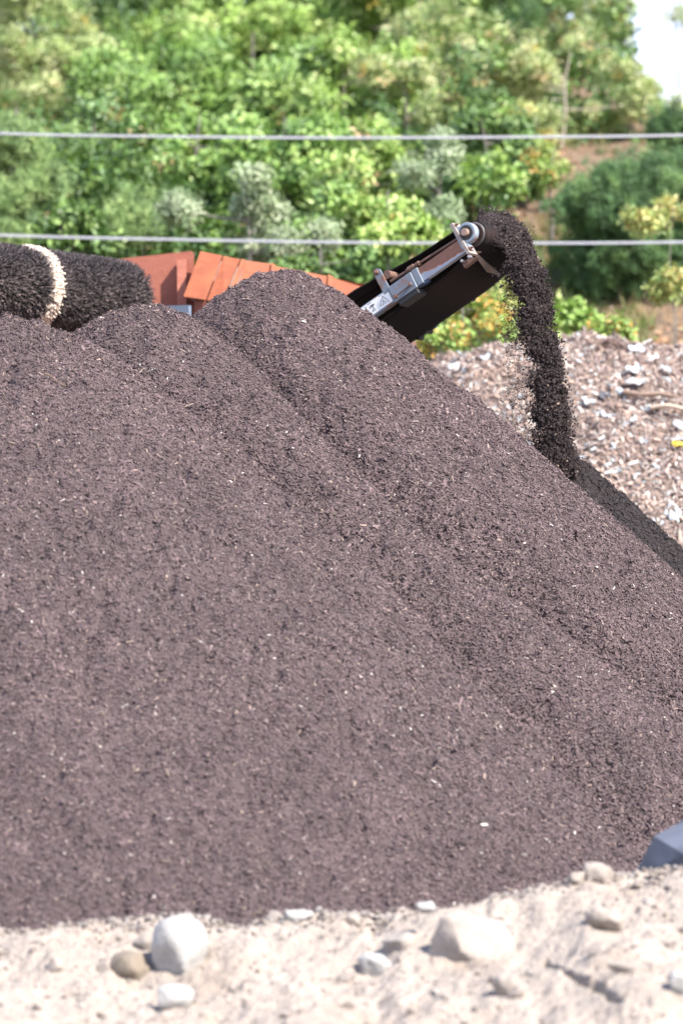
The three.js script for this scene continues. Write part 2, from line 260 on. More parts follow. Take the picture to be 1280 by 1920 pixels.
{
  const BW = 0.70, R = 0.098;
  // belt: carrying strand troughed, flattening towards the head drum, round it and back underneath
  const path = [];
  for (let u = -3.6; u < -0.001; u += 0.1) path.push([u, 0]);
  for (let k = 0; k <= 14; k++) path.push([k / 14 * Math.PI, 1]);
  for (let u = -0.06; u > -3.6; u -= 0.1) path.push([u, 2]);
  const NJ = 17, pt = (i, j, off) => {
    const [a, m] = path[i], s = j / (NJ - 1), w = s * BW;
    if (m === 1) return L((R + off) * Math.sin(a), (R + off) * Math.cos(a), w);
    if (m === 2) return L(a, -(R + off) - 0.045 * smooth(0, -0.4, a), w);
    const tr = clamp(-a / 1.1, 0, 1), wing = Math.max(0, Math.abs(s - 0.5) - 0.22) / 0.28;
    return L(a, R + off - 0.035 * smooth(0, 0.5, tr) + 0.125 * tr * wing, lerp(w, 0.5 * BW + (w - 0.5 * BW) * 0.99, tr));
  };
  const P = [], U = [], I = [], n = path.length;
  for (const off of [0.011, 0]) for (let i = 0; i < n; i++) for (let j = 0; j < NJ; j++) { const q = pt(i, j, off); P.push(q.x, q.y, q.z); U.push(i * 0.1, j / (NJ - 1) * BW); }
  for (let l = 0; l < 2; l++) for (let i = 0; i + 1 < n; i++) for (let j = 0; j + 1 < NJ; j++) { const o = l * n * NJ, a = o + i * NJ + j, b = a + 1, c = a + NJ, d = c + 1; l ? I.push(a, b, c, b, d, c) : I.push(a, c, b, b, c, d); }
  for (const j of [0, NJ - 1]) for (let i = 0; i + 1 < n; i++) { const a = i * NJ + j, b = a + NJ, c = a + n * NJ, d = b + n * NJ; j ? I.push(a, b, c, b, d, c) : I.push(a, c, b, b, c, d); }
  const g = new THREE.BufferGeometry(); g.setAttribute('position', new THREE.Float32BufferAttribute(P, 3)); g.setAttribute('uv', new THREE.Float32BufferAttribute(U, 2)); g.setIndex(I); g.computeVertexNormals();
  mesh('belt', g, M.belt, conv);
  // head drum: open-ended shell with a web plate and hub
  const drum = mesh('head_drum', [across(0, 0, 0.03, BW - 0.03, R - 0.012, 40), across(0, 0, -0.12, BW + 0.09, 0.022)], M.rustBrown, conv);
  const ring = new THREE.LatheGeometry([[R - 0.02, 0], [R - 0.001, 0], [R - 0.001, 0.05], [R - 0.02, 0.05], [R - 0.02, 0]].map(([x, y]) => new THREE.Vector2(x, y)), 48); ring.rotateX(-Math.PI / 2);
  ring.translate(0, 0, 0.004); mesh('drum_rim', ring, M.rubber, drum); const r2 = ring.clone(); r2.translate(0, 0, -BW + 0.04); mesh('drum_rim', r2, M.rubber, drum);
  // near rail: outer sleeve and inner arm (telescoping), far rail
  const W0 = -0.115, W1 = -0.055, [s0, v1] = uv(700, 558, W0), [e0, v0] = uv(793, 529, W0), rx1 = uv(868, 464, W0)[0];
  const VT = uv(778, 504, W0)[1], VB = v0;
  mesh('frame_sleeve', [bar(-3.4, e0, VB, VT, W0, W1, 0.008)], M.paint, conv);
  const flake = tex(512, (u, v) => { const edge = 0.40 + 0.3 * smooth(0.0, 0.75, u) * -1 + 0.32 * (fbm(u * 9, v * 5, 5, 151) - 0.5) + 0.02, n = fbm(u * 14, v * 6, 4, 153), f = noise(u * 160, v * 60, 155); const rust = mixc(mixc([0.20, 0.085, 0.05], [0.30, 0.13, 0.075], n), [0.12, 0.07, 0.06], f * 0.5); const paint = [0.31 + 0.05 * f, 0.34 + 0.05 * f, 0.39 + 0.05 * f]; const e = v - (0.62 + edge - 0.40) + 0.12; return Math.abs(e) < 0.018 ? [0.42, 0.15, 0.07] : e > 0 || (u < 0.16 + 0.12 * n && v > 0.3 + 0.4 * n) === false && e > -0.02 ? rust : paint; }, true, 256);
  const arm = bar(e0 + 0.002, rx1, VB + 0.008, VT - 0.006, W0 + 0.006, W1 - 0.004, 0.005); { const p = arm.attributes.position, t = arm.attributes.uv; for (let i = 0; i < p.count; i++) t.setXY(i, (p.getX(i) - e0) / (rx1 - e0), (p.getY(i) - VB) / (VT - VB)); }
  mesh('frame_arm', arm, std({ map: flake, bumpMap: flake, bumpScale: 0.001, roughness: 0.6 }), conv);
  mesh('frame_flange', [bar(e0 - 0.05, e0 + 0.004, VB - 0.004, VT + 0.003, W0 - 0.006, W1 + 0.004, 0.004)], M.paint, conv);
  mesh('frame_rail', [bar(-3.4, -0.32, VB + 0.03, VT, BW + 0.05, BW + 0.11, 0.006), bar(-0.32, -0.02, VB + 0.035, VT - 0.006, BW + 0.056, BW + 0.104, 0.005)], M.rustBrown, conv);
  const cross = []; for (const u of [-3.2, -2.3, -1.45]) cross.push(bar(u - 0.03, u + 0.03, VT - 0.07, VT - 0.02, W1, BW + 0.05)); mesh('cross_beam', cross, M.dark, conv);
  // doubler plate on the sleeve with a latch and its block underneath
  const [d0] = uv(731, 546, W0), [d1] = uv(782, 520, W0);
  mesh('cover_plate', [bar(d0, e0 - 0.055, VB - 0.012, VT - 0.002, W0 - 0.016, W0 - 0.002, 0.006)], M.paint, conv);
  const lt = [uv(741, 556, W0 - 0.03), uv(769, 535, W0 - 0.03)];
  mesh('latch', [rod(L(lt[0][0], lt[0][1], W0 - 0.035), L(lt[1][0], lt[1][1], W0 - 0.035), 0.006, 8), across(lt[0][0], lt[0][1], W0 - 0.05, W0 - 0.012, 0.014, 10), across(lt[1][0], lt[1][1] + 0.01, W0 - 0.045, W0 - 0.012, 0.012, 6)], M.rustBrown, conv);
  mesh('latch_block', [bar(lt[0][0] - 0.01, lt[1][0] + 0.03, VB - 0.055, VB - 0.013, W0 - 0.01, W1 + 0.05, 0.006)], M.dark, conv);
  // take-up rod with adjuster nut, bracket and roller
  const ra = uv(732, 528, W0 + 0.03), rb = uv(857, 448, W0 + 0.03);
  const rodM = mesh('tension_rod', [rod(L(...ra, W0 + 0.03), L(...rb, W0 + 0.03), 0.0105)], M.rustBrown, conv);
  const mid = (k) => [lerp(ra[0], rb[0], k), lerp(ra[1], rb[1], k)];
  const nut = (k, l, r) => rod(L(...mid(k), W0 + 0.03), L(...mid(k + l), W0 + 0.03), r, 6);
  mesh('adjuster_nut', [nut(0.24, 0.02, 0.018), nut(0.27, 0.09, 0.024), nut(0.39, 0.02, 0.02), nut(0.42, 0.015, 0.022)], M.rustBrown, rodM);
  const pv = uv(707, 511, W0), pb = uv(725, 546, W0);
  { const a = L(pv[0], pv[1], W0 - 0.004), b = L(pb[0], pb[1] - 0.01, W0 - 0.004), t = b.clone().sub(a).normalize(), s = new THREE.Vector3(-t.y, t.x, 0).multiplyScalar(0.032); mesh('arm_bracket', [plate([a.clone().add(s), b.clone().add(s), b.clone().sub(s), a.clone().sub(s)], 0.014, V(0, 0, 1)), across(pv[0], pv[1], W0 - 0.0025, W0 + 0.012, 0.032, 20)], M.paint, conv); }
  mesh('bracket_pin', [across(pv[0], pv[1], W0 - 0.03, W0 - 0.005, 0.02, 6), across(pv[0], pv[1], W0 - 0.05, W0 + 0.02, 0.011, 8)], M.rustBrown, conv);
  mesh('idler_roller', [across(pv[0] + 0.055, pv[1] - 0.05, W0 + 0.02, 0.06, 0.034, 20)], M.rustBrown, conv);
  mesh('end_nut', [rod(L(...mid(1), W0 + 0.03), L(...mid(1.035), W0 + 0.03), 0.02, 6)], M.rustBrown, conv);
  // head bearing on its end plate
  const ep0 = uv(848, 420, W0), ep1 = uv(881, 476, W0);
  { const a = L(ep0[0], ep0[1], W0 - 0.03), b = L(ep1[0], ep1[1], W0 - 0.03); const u = V(1, 0, 0).multiplyScalar(0.013), t = b.clone().sub(a); mesh('end_plate', [plate([a.clone().sub(u), b.clone().sub(u), b.clone().add(u), a.clone().add(u)], 0.12, V(0, 0, 1))], std({ map: rustTex([0.33, 0.285, 0.25], [0.24, 0.20, 0.18], [0.20, 0.10, 0.07], 161), roughness: 0.65 }), conv); }
  const bw = -0.115;
  const brg = mesh('bearing_housing', [(() => { const s = new THREE.Shape(); s.moveTo(-0.088, 0.098); s.lineTo(-0.03, 0.068); s.absarc(0, 0, 0.073, 2.0, -2.0, true); s.lineTo(-0.03, -0.085); s.lineTo(-0.03, -0.128); s.lineTo(-0.088, -0.09); const g = new THREE.ExtrudeGeometry(s, { depth: 0.05, bevelEnabled: true, bevelSize: 0.006, bevelThickness: 0.006, bevelSegments: 2, curveSegments: 20 }); g.translate(0, 0, -bw - 0.05); return g; })()], std({ map: rep(paintMap, 6), color: col(1.3, 1.4, 1.45), roughness: 0.4 }), conv);
  mesh('bearing_seal', [across(0, 0, bw - 0.010, bw + 0.03, 0.057, 30)], M.dark, brg);
  mesh('shaft_end', [across(0, 0, bw - 0.036, bw + 0.06, 0.030, 24), across(0, 0, bw - 0.040, bw - 0.03, 0.024, 24)], std({ map: rustTex([0.36, 0.23, 0.17], [0.25, 0.16, 0.13], [0.4, 0.33, 0.28], 171), roughness: 0.5 }), brg);
  for (const [x, y] of [[-0.062, 0.105], [-0.036, -0.118]]) mesh('bolt', [rod(L(x - 0.02, y, bw - 0.005), L(x + 0.014, y - 0.01, bw - 0.005), 0.016, 6), rod(L(x - 0.02, y, bw - 0.005), L(x + 0.035, y - 0.01, bw - 0.005), 0.009, 8)], M.rustBrown, brg);
  { // far bearing block
    const g = [bar(-0.09, 0.05, -0.06, 0.06, BW + 0.04, BW + 0.1, 0.02), across(0, 0, BW + 0.02, BW + 0.12, 0.05, 20)]; mesh('far_bearing', g, std({ map: rustTex([0.46, 0.34, 0.30], [0.36, 0.26, 0.23], [0.25, 0.15, 0.12], 175), roughness: 0.6 }), conv); }
  // belt scraper under the head drum, its angle bracket and bolts
  const sc = [LP(885, 471, -0.06), LP(890, 477, -0.06), LP(913, 509, 0.36), LP(938, 516, 0.62), LP(934, 500, 0.62), LP(922, 484, 0.42), LP(900, 471, 0.06)];
  mesh('scraper_plate', [plate(sc, 0.006)], std({ map: rep(rustTex([0.34, 0.24, 0.18], [0.24, 0.22, 0.24], [0.16, 0.10, 0.08], 181), 3), roughness: 0.6 }), conv);
  const ab = [LP(866, 493, -0.1), LP(880, 482, -0.1), LP(893, 483, -0.1), LP(869, 502, -0.1)];
  mesh('scraper_bracket', [plate([ab[0], ab[3], ab[2], ab[1]], 0.05, V(0, 0, 1))], M.rustBrown, conv);
  for (const [px, py] of [[866, 489], [879, 481]]) { const q = uv(px, py, W0 - 0.02); mesh('bolt', [across(q[0], q[1], W0 - 0.03, W0 + 0.01, 0.011, 6)], M.steel, conv); }
  for (const [px, py] of [[792, 534], [800, 530]]) { const q = uv(px, py, W0 + 0.03); mesh('bolt', [rod(L(q[0] - 0.02, q[1], W0 + 0.02), L(q[0] + 0.03, q[1], W0 + 0.02), 0.016, 8)], std({ color: col(0.06, 0.09, 0.14), roughness: 0.35, metalness: 0.4 }), conv); }
  // far-side carrier rods and fittings hanging below the return strand
  const FW = BW + 0.02, fr0 = uv(852, 578, FW), fr1 = uv(884, 561, FW), fs0 = uv(783, 632, FW), fs1 = uv(812, 612, FW);
  mesh('hanger_rod', [rod(L(...fr0, FW), L(...fr1, FW), 0.016, 10), rod(L(...fs0, FW), L(...uv(852, 578, FW), FW), 0.008, 8)], M.dark, conv);
  mesh('hanger_rod', [rod(L(...fs0, FW), L(...fs1, FW), 0.018, 10), across(fs1[0] - 0.06, fs1[1], FW - 0.05, FW + 0.05, 0.026, 8), across(fs0[0] + 0.01, fs0[1], FW - 0.03, FW + 0.04, 0.03, 8)], M.dark, conv);
  for (const f of [fs1, fr1]) mesh('hanger_cap', [rod(L(...f, FW), L(f[0] + 0.028, f[1], FW), 0.022, 10)], std({ color: col(0.07, 0.09, 0.13), roughness: 0.4 }), conv);
  // warning stickers
  const c = document.createElement('canvas'); c.width = 512; c.height = 256; const x = c.getContext('2d');
  x.fillStyle = '#eeece6'; x.fillRect(0, 0, 512, 256);
  x.strokeStyle = '#222'; x.lineWidth = 9; x.lineJoin = 'round'; x.beginPath(); x.moveTo(300, 205); x.lineTo(470, 205); x.lineTo(385, 50); x.closePath(); x.save(); x.translate(385, 140); x.rotate(0.12); x.translate(-385, -140); x.stroke(); x.restore();
  x.lineWidth = 11; x.beginPath(); x.moveTo(350, 188); x.lineTo(378, 160); x.lineTo(372, 132); x.lineTo(400, 122); x.moveTo(378, 160); x.lineTo(404, 176); x.lineTo(420, 170); x.moveTo(396, 100); x.lineTo(392, 92); x.stroke();
  x.fillStyle = '#2a2b33'; x.fillRect(150, 70, 70, 34); x.fillRect(176, 100, 18, 60); for (const k of [150, 172, 196]) x.fillRect(k, 165, 12, 50); x.fillRect(132, 84, 18, 40);
  x.strokeStyle = '#8a6a52'; x.lineWidth = 8; x.beginPath(); x.moveTo(86, 20); x.lineTo(70, 100); x.lineTo(92, 150); x.lineTo(78, 240); x.stroke();
  x.fillStyle = '#77738a'; x.fillRect(120, 14, 70, 16); x.fillRect(330, 12, 60, 14);
  const ct = new THREE.CanvasTexture(c); ct.colorSpace = THREE.SRGBColorSpace; ct.magFilter = THREE.LinearFilter;
  const k0 = uv(677, 580, W0)[0], k1 = uv(728, 547, W0)[0], sg = new THREE.PlaneGeometry(k1 - k0, (VT - VB) * 0.80); sg.translate((k0 + k1) / 2, (VT + VB) / 2 + 0.003, -W0 + 0.0015);
  mesh('warning_sticker', sg, std({ map: ct, roughness: 0.5 }), conv).userData.label = 'white sticker with a black warning triangle';
}

// ---------------------------------------------------------------- mulch pouring off the belt
{
  const big = [], fine = [], chunk = chipGeo(0.02, 0.016, 0.013, 0.3), P = V(0, 0, 0), T = 0.70;
  const v0 = 0.95, c28 = Math.cos(INC), s28 = Math.sin(INC);
  const place = (t, s, hOff, list, size, vel = 1) => {
    const ww = 0.15 + 0.27 + (s - 0.5) * (0.52 - 0.19 * smooth(0.08, 0.4, t)) + 0.07 * (fbm(t * 9, 3.3, 2, 431) - 0.5), uh = v0 * vel * c28 * t, dy = v0 * vel * s28 * t - 4.9 * t * t;
    P.copy(HEAD).addScaledVector(axA, ww).addScaledVector(axN, 0.11).addScaledVector(dirH, uh).addScaledVector(UP, dy);
    const dn = hOff; P.addScaledVector(dirH, dn * Math.min(1, t * 4)).addScaledVector(UP, dn * (1 - Math.min(1, t * 4)));
    P.x += gauss() * 0.03 * t; P.y += gauss() * 0.04 * t; P.z += gauss() * 0.03 * t; P.addScaledVector(axA, gauss() * 0.03 * t);
    if (P.y < heapH(P.x, P.z) || (t > 0.12 && (P.x - HEAD.x) * dirH.x + (P.z - HEAD.z) * dirH.z < 0.06)) return;
    const m = rr(0.6, 1.5), k = list === fine ? rnd() * 0.95 : rnd();
    list.push({ p: P.toArray(), q: quat(rr(0, 6.28), rr(0, 6.28), rr(0, 6.28)), s: V(size * rr(0.7, 1.6), size * (1 + 0.7 * t), size), c: k < 0.95 ? col(0.029 * m, 0.0185 * m, 0.0185 * m) : k < 0.99 ? col(0.06 * m, 0.042 * m, 0.038 * m) : col(0.22 * m, 0.16 * m, 0.13 * m) });
  };
  const clots = []; for (let i = 0; i < 240; i++) clots.push([T * rnd() ** 1.1 - 0.02, rr(-0.08, 1.08), rnd(), rr(0.25, 1.5)]);
  for (let i = 0; i < 96000; i++) {
    let t = T * rnd() ** 1.35 - 0.03, s = rnd(), hk = rnd(); const cl = rnd() < 0.25 + 0.55 * smooth(0.1, 0.4, t);
    if (cl) { const c = clots[Math.floor(rnd() * clots.length)]; t = c[0] + gauss() * 0.0105 * c[3]; s = clamp(c[1] + gauss() * 0.065 * c[3], -0.2, 1.2); hk = c[2] + gauss() * 0.22 * c[3]; }
    // clots and gaps in the falling sheet
    if (!cl && t > 0.08 && fbm(s * 7 + 3, t * 20, 3, 401) < 0.34 + 0.45 * t) continue;
    const edge = 1 - Math.abs(2 * s - 1) ** 4, th = (0.095 * edge + 0.02) * (1 - 0.45 * smooth(0.05, 0.35, t)), hOff = hk * th - 0.02 * t + (t > 0.3 ? gauss() * 0.03 : 0);
    place(Math.max(t, -0.04), s, hOff, big, rr(0.22, 0.72) * (rnd() < 0.05 ? 1.8 : 1));
  }
  for (let i = 0; i < 2600; i++) { // slow stragglers shed from the underside
    const t = 0.30 + 0.38 * rnd(), s = rnd() ** 1.3 * 0.8; if (fbm(s * 7, t * 18, 2, 405) < 0.46) continue;
    place(t, s, -0.03 - 0.16 * rnd() ** 1.5, rnd() < 0.35 ? big : fine, rr(0.14, 0.42), 0.8);
  }
  for (let i = 0; i < 2200; i++) { const t = 0.36 + 0.33 * rnd() ** 0.8; place(t, rnd() * 0.6 - 0.12, -0.03 - 0.22 * Math.abs(gauss()) * t * 1.4, fine, rr(0.16, 0.36), 0.85); }
  const st = thing('falling_mulch', [0, 0, 0], 'stream of dark mulch falling from the conveyor end onto the fresh heap', 'falling mulch'); st.userData.kind = 'stuff';
  instances('mulch_clumps', chunk, M.chip, big, st); instances('mulch_dust', chunk, M.chip, fine, st);
  // the layer of mulch riding on the belt
  const g = new THREE.SphereGeometry(1, 48, 24), p = g.attributes.position;
  const lay = []; for (let i = 0; i < 14000; i++) { const u = -rr(0.0, 1.6), s = rr(0.2, 0.8), h = 0.12 * (1 - (2 * s - 1) ** 2) * smooth(0, 0.3, -u) * 0.3; const q = HEAD.clone().addScaledVector(axC, u).addScaledVector(axN, 0.115 + h * rnd() - 0.03 * smooth(0, 0.7, -u)).addScaledVector(axA, 0.04 + 0.72 * s); lay.push({ p: q.toArray(), q: quat(rr(0, 6), rr(0, 6), 0), s: V(1, 1, 1).multiplyScalar(rr(0.6, 1.5)), c: col(0.03, 0.022, 0.022) }); }
  instances('mulch_layer', chunk, M.chip, lay, st);
}

// ---------------------------------------------------------------- screening machine behind the pile: brush roller and rusty hopper
{
  const base = at(200, 600, 28.6); base.y = 0;
  const mc = thing('screening_machine', base.toArray(), 'rust-orange mulch screening machine with a long bristle brush roller, half hidden behind the pile', 'screening machine');
  const put = (name, geo, mat, parent = mc) => { const o = mesh(name, geo, mat, parent); o.geometry.translate(-base.x, -base.y, -base.z); return o; };
  // brush roller
  const bax = V(0.56, 0.035, -0.828).normalize(), c0 = at(56, 540, 27.2), RB = 0.335, sd = new THREE.Vector3().crossVectors(UP, bax).normalize(), up2 = new THREE.Vector3().crossVectors(bax, sd);
  const bp = (t, a, r) => c0.clone().addScaledVector(bax, t).addScaledVector(sd, Math.cos(a) * r).addScaledVector(up2, Math.sin(a) * r);
  const core = put('brush_roller', [rod(bp(-2.2, 0, 0), bp(1.2, 0, 0), RB - 0.16, 32), rod(bp(-2.4, 0, 0), bp(1.6, 0, 0), 0.05, 16)], M.dark);
  const bg = new THREE.CylinderGeometry(0.0036, 0.0046, 0.19, 4, 1, false); bg.translate(0, 0.095, 0);      // splayed tuft, wide at the tip
  const tufts = (name, t0, t1, n, tone, extra, w) => {
    const l = []; for (let i = 0; i < n; i++) {
      const row = rnd(), t = Math.round(lerp(t0, t1, row) / 0.036) * 0.036 + gauss() * 0.006, a = rr(0, 6.2832), rad = bp(0, a, 1).sub(bp(0, 0, 0)), endT = smooth(1.0, 1.22, t) * 0.55;
      const d = rad.clone().addScaledVector(bax, gauss() * 0.035 + endT * rnd()).addScaledVector(new THREE.Vector3().crossVectors(bax, rad), gauss() * 0.04).normalize(), o = bp(t, a, RB - 0.19).sub(base), m = tone();
      l.push({ p: o.toArray(), q: new THREE.Quaternion().setFromUnitVectors(UP, d), s: V(w * rr(0.7, 1.3), rr(0.86, 1.06) + extra, w * rr(0.7, 1.3)), c: m });
    }
    return instances(name, bg, M.bristle, l, core);
  };
  const black = () => { const m = rr(0.4, 1.7), k = rnd(); return k < 0.7 ? col(0.058 * m, 0.046 * m, 0.047 * m) : col(0.185 * m, 0.145 * m, 0.14 * m); };
  tufts('dark_bristles', -2.2, -0.085, 26000, black, 0, 0.95); tufts('dark_bristles', 0.045, 1.22, 17000, black, 0, 0.95);
  tufts('pale_bristles', -0.075, 0.03, 2200, () => { const m = rr(0.8, 1.15); return col(0.78 * m, 0.66 * m, 0.56 * m); }, 0.06, 1.7).userData.label = 'cream ring of bristles between the dark ones';
  // drum and cradle under the brush, out of sight behind the pile
  const dr = c0.clone().addScaledVector(UP, -1.32).addScaledVector(V(0.85, 0, 0.53), -0.1);
  put('screen_drum', [rod(dr.clone().addScaledVector(bax, -2.4), dr.clone().addScaledVector(bax, 1.5), 0.92, 48)], M.rustBrown);
  put('chassis', [rod(V(dr.x - 1.2, 0.9, dr.z + 1.8), V(dr.x + 1.2, 0.9, dr.z - 1.8), 0.5, 4), rod(V(dr.x, 0, dr.z), V(dr.x, 1.4, dr.z), 0.35, 4)], M.dark);
  // plates
  const Q = (list) => list.map(([x, y, d]) => at(x, y, d));
  const sp = put('side_plate', [plate(Q([[196, 488, 29.16], [196, 690, 29.16], [364, 690, 29.1], [364, 476, 29.1], [360, 470.5, 29.1]]), 0.012)], M.rustSalmon);
  put('plate_rib', [plate(Q([[332, 487, 29.0], [334, 660, 29.0], [350, 660, 29.0], [349, 486, 29.0]]), 0.09, V(0, 0, 1))], std({ map: rustSalmon, color: col(1.25, 1.25, 1.25), roughness: 0.7 }), sp);
  // blue-grey guard
  put('grey_guard', [plate(Q([[276, 574, 28.3], [276, 640, 28.3], [354, 640, 28.15], [354, 572, 28.15]]), 0.05)], std({ map: rep(paintMap, 1.5), color: col(0.8, 0.88, 1.0), roughness: 0.6 }));
  // hopper wall: folded panels with raised seams
  const panel = (l, m = M.rustOrange, th = 0.012) => put('hopper_panel', [plate(Q(l), th)], m);
  panel([[376, 471, 29.0], [344, 556, 28.55], [386, 562, 28.52], [417, 479, 28.98]]);
  panel([[419.5, 480, 28.98], [388.5, 563, 28.52], [404, 564, 28.5], [420, 552, 28.55], [450, 486, 28.97]]);
  panel([[459, 488, 29.02], [436, 600, 28.5], [500, 600, 28.6], [510, 495, 29.12]]);
  panel([[516, 499, 29.2], [508, 640, 28.7], [610, 640, 28.9], [616, 518, 29.4]]);
  panel([[624, 521, 29.5], [624, 650, 29.3], [730, 620, 29.6], [768, 562, 29.8], [684, 533, 29.6]]);
  put('hopper_back', [plate(Q([[378, 476, 29.2], [352, 556, 29.0], [420, 600, 28.9], [640, 640, 29.5], [640, 530, 29.7], [512, 501, 29.35]]), 0.02)], M.rustBrown);
  const seam = (l) => put('panel_seam', [plate(Q(l), 0.05, V(0.1, 0.2, 1))], M.rustOrange);
  seam([[453, 485, 28.9], [425, 560, 28.46], [432, 566, 28.46], [460, 488, 28.9]]);
  seam([[509, 493, 29.08], [500, 590, 28.6], [507, 590, 28.6], [517, 497, 29.1]]);
  seam([[615, 514, 29.38], [611, 600, 29.0], [618, 600, 29.0], [625, 519, 29.4]]);
  put('hopper_bracket', [plate(Q([[364, 558, 28.6], [364, 640, 28.6], [381, 640, 28.55], [381, 560, 28.55]]), 0.1), plate(Q([[381, 571, 28.62], [381, 640, 28.62], [420, 640, 28.62], [420, 571, 28.62]]), 0.03)], M.rustSalmon);
  put('hopper_frame', [plate(Q([[340, 585, 29.3], [340, 760, 29.3], [780, 760, 29.9], [780, 640, 29.9]]), 0.3)], M.rustBrown);
  const bl = put('blue_scrap', [(() => { const g = chipGeo(0.02, 0.015, 0.008, 0.2), o = bp(0.42, 0, 0); g.translate(...bp(0.5, 0.72, RB + 0.008).toArray()); return g; })()], std({ color: col(0.02, 0.16, 0.36) }), core);
  bl.userData.label = 'tiny blue scrap caught in the bristles';
}

// ---------------------------------------------------------------- foreground dirt bank, its stones, the dark tarp
const CREST = [[-5, 0.84], [-1.66, 0.856], [-1.37, 0.856], [-0.9, 0.86], [-0.6, 0.885], [-0.36, 0.93], [-0.2, 0.945], [0, 0.93], [0.16, 0.905], [0.3, 0.965], [0.55, 0.995], [0.8, 1.06], [1.0, 1.10], [1.14, 1.15], [1.27, 1.155], [1.45, 1.145], [1.66, 1.14], [5, 1.2]];
function crestY(x) { for (let i = 0; i + 1 < CREST.length; i++) if (x <= CREST[i + 1][0]) return lerp(CREST[i][1], CREST[i + 1][1], smooth(CREST[i][0], CREST[i + 1][0], x)); return 1.2; }
const CRACK = [[1020, 1805], [1065, 1822], [1100, 1840], [1112, 1845], [1125, 1852], [1145, 1872], [1160, 1876]];
const BZ = -16.8; for (const c of CREST) { c[0] *= 1.037; c[1] = 1.75 - (1.75 - c[1]) * 1.037; }
function bankBase(x, z) {
  const d = z - BZ, c = crestY(x);
  if (d < 0) return c - 0.62 * (Math.sqrt(d * d + 0.04) - 0.2) * 1.05;
  const f = 0.44 * d < 0.40 ? 0.42 * (Math.sqrt(d * d + 0.03) - 0.173) : 0.40 + 0.0;
  return c - 0.42 * (Math.sqrt(d * d + 0.03) - 0.173) * (1 - 0.30 * smooth(0.35, 1.6, d)) - 0.35 * smooth(1.6, 3.2, d);
}
const bankRough = (x, z) => 0.15 * (fbm(x * 2.2 + 1, z * 2.2, 3, 501) - 0.5) + 0.065 * (fbm(x * 6, z * 6, 3, 505) - 0.5) + 0.034 * (fbm(x * 24, z * 24, 3, 509) - 0.5) - 0.10 * Math.max(0, fbm(x * 7, z * 12, 3, 513) - 0.62);
const bankAt = (px, py, lift = 0) => { const r = ray(px, py); for (let d = 12.6; d < 17.5; d += 0.01) { const y = EYE + r[1] * d; if (bankBase(r[0] * d, -d) + bankRough(r[0] * d, -d) > y) return V(r[0] * d, y + lift, -d); } return V(r[0] * 16.25, EYE + r[1] * 16.25, -16.25); };
const crackPts = CRACK.map(([a, b]) => bankAt(a, b));
function bankH(x, z) {
  let h = bankBase(x, z) + bankRough(x, z);
  if (x > 0.8 && x < 1.7 && z > -16.8 && z < -14.2) { let m = 9; for (let i = 0; i + 1 < crackPts.length; i++) { const a = crackPts[i], b = crackPts[i + 1], ux = b.x - a.x, uz = b.z - a.z, t = clamp(((x - a.x) * ux + (z - a.z) * uz) / (ux * ux + uz * uz), 0, 1); m = Math.min(m, Math.hypot(x - a.x - t * ux, (z - a.z - t * uz) * 0.8)); } h -= 0.11 * (1 - smooth(0.012, 0.024, m + 0.008 * noise(x * 40, z * 40, 521))); }
  return Math.max(h, 0.006);
}
const bank = mesh('dirt_bank', gridGeo(steps([[-14, -2.0, 0.25], [-2.0, 2.0, 0.011], [2.0, 14, 0.25]]), steps([[-19, -17.1, 0.06], [-17.1, -14, 0.012], [-14, -12, 0.1]]), bankH, null, 0.8), M.sand);
bank.userData.kind = 'structure'; bank.userData.label = 'pale sandy dirt bank across the foreground';
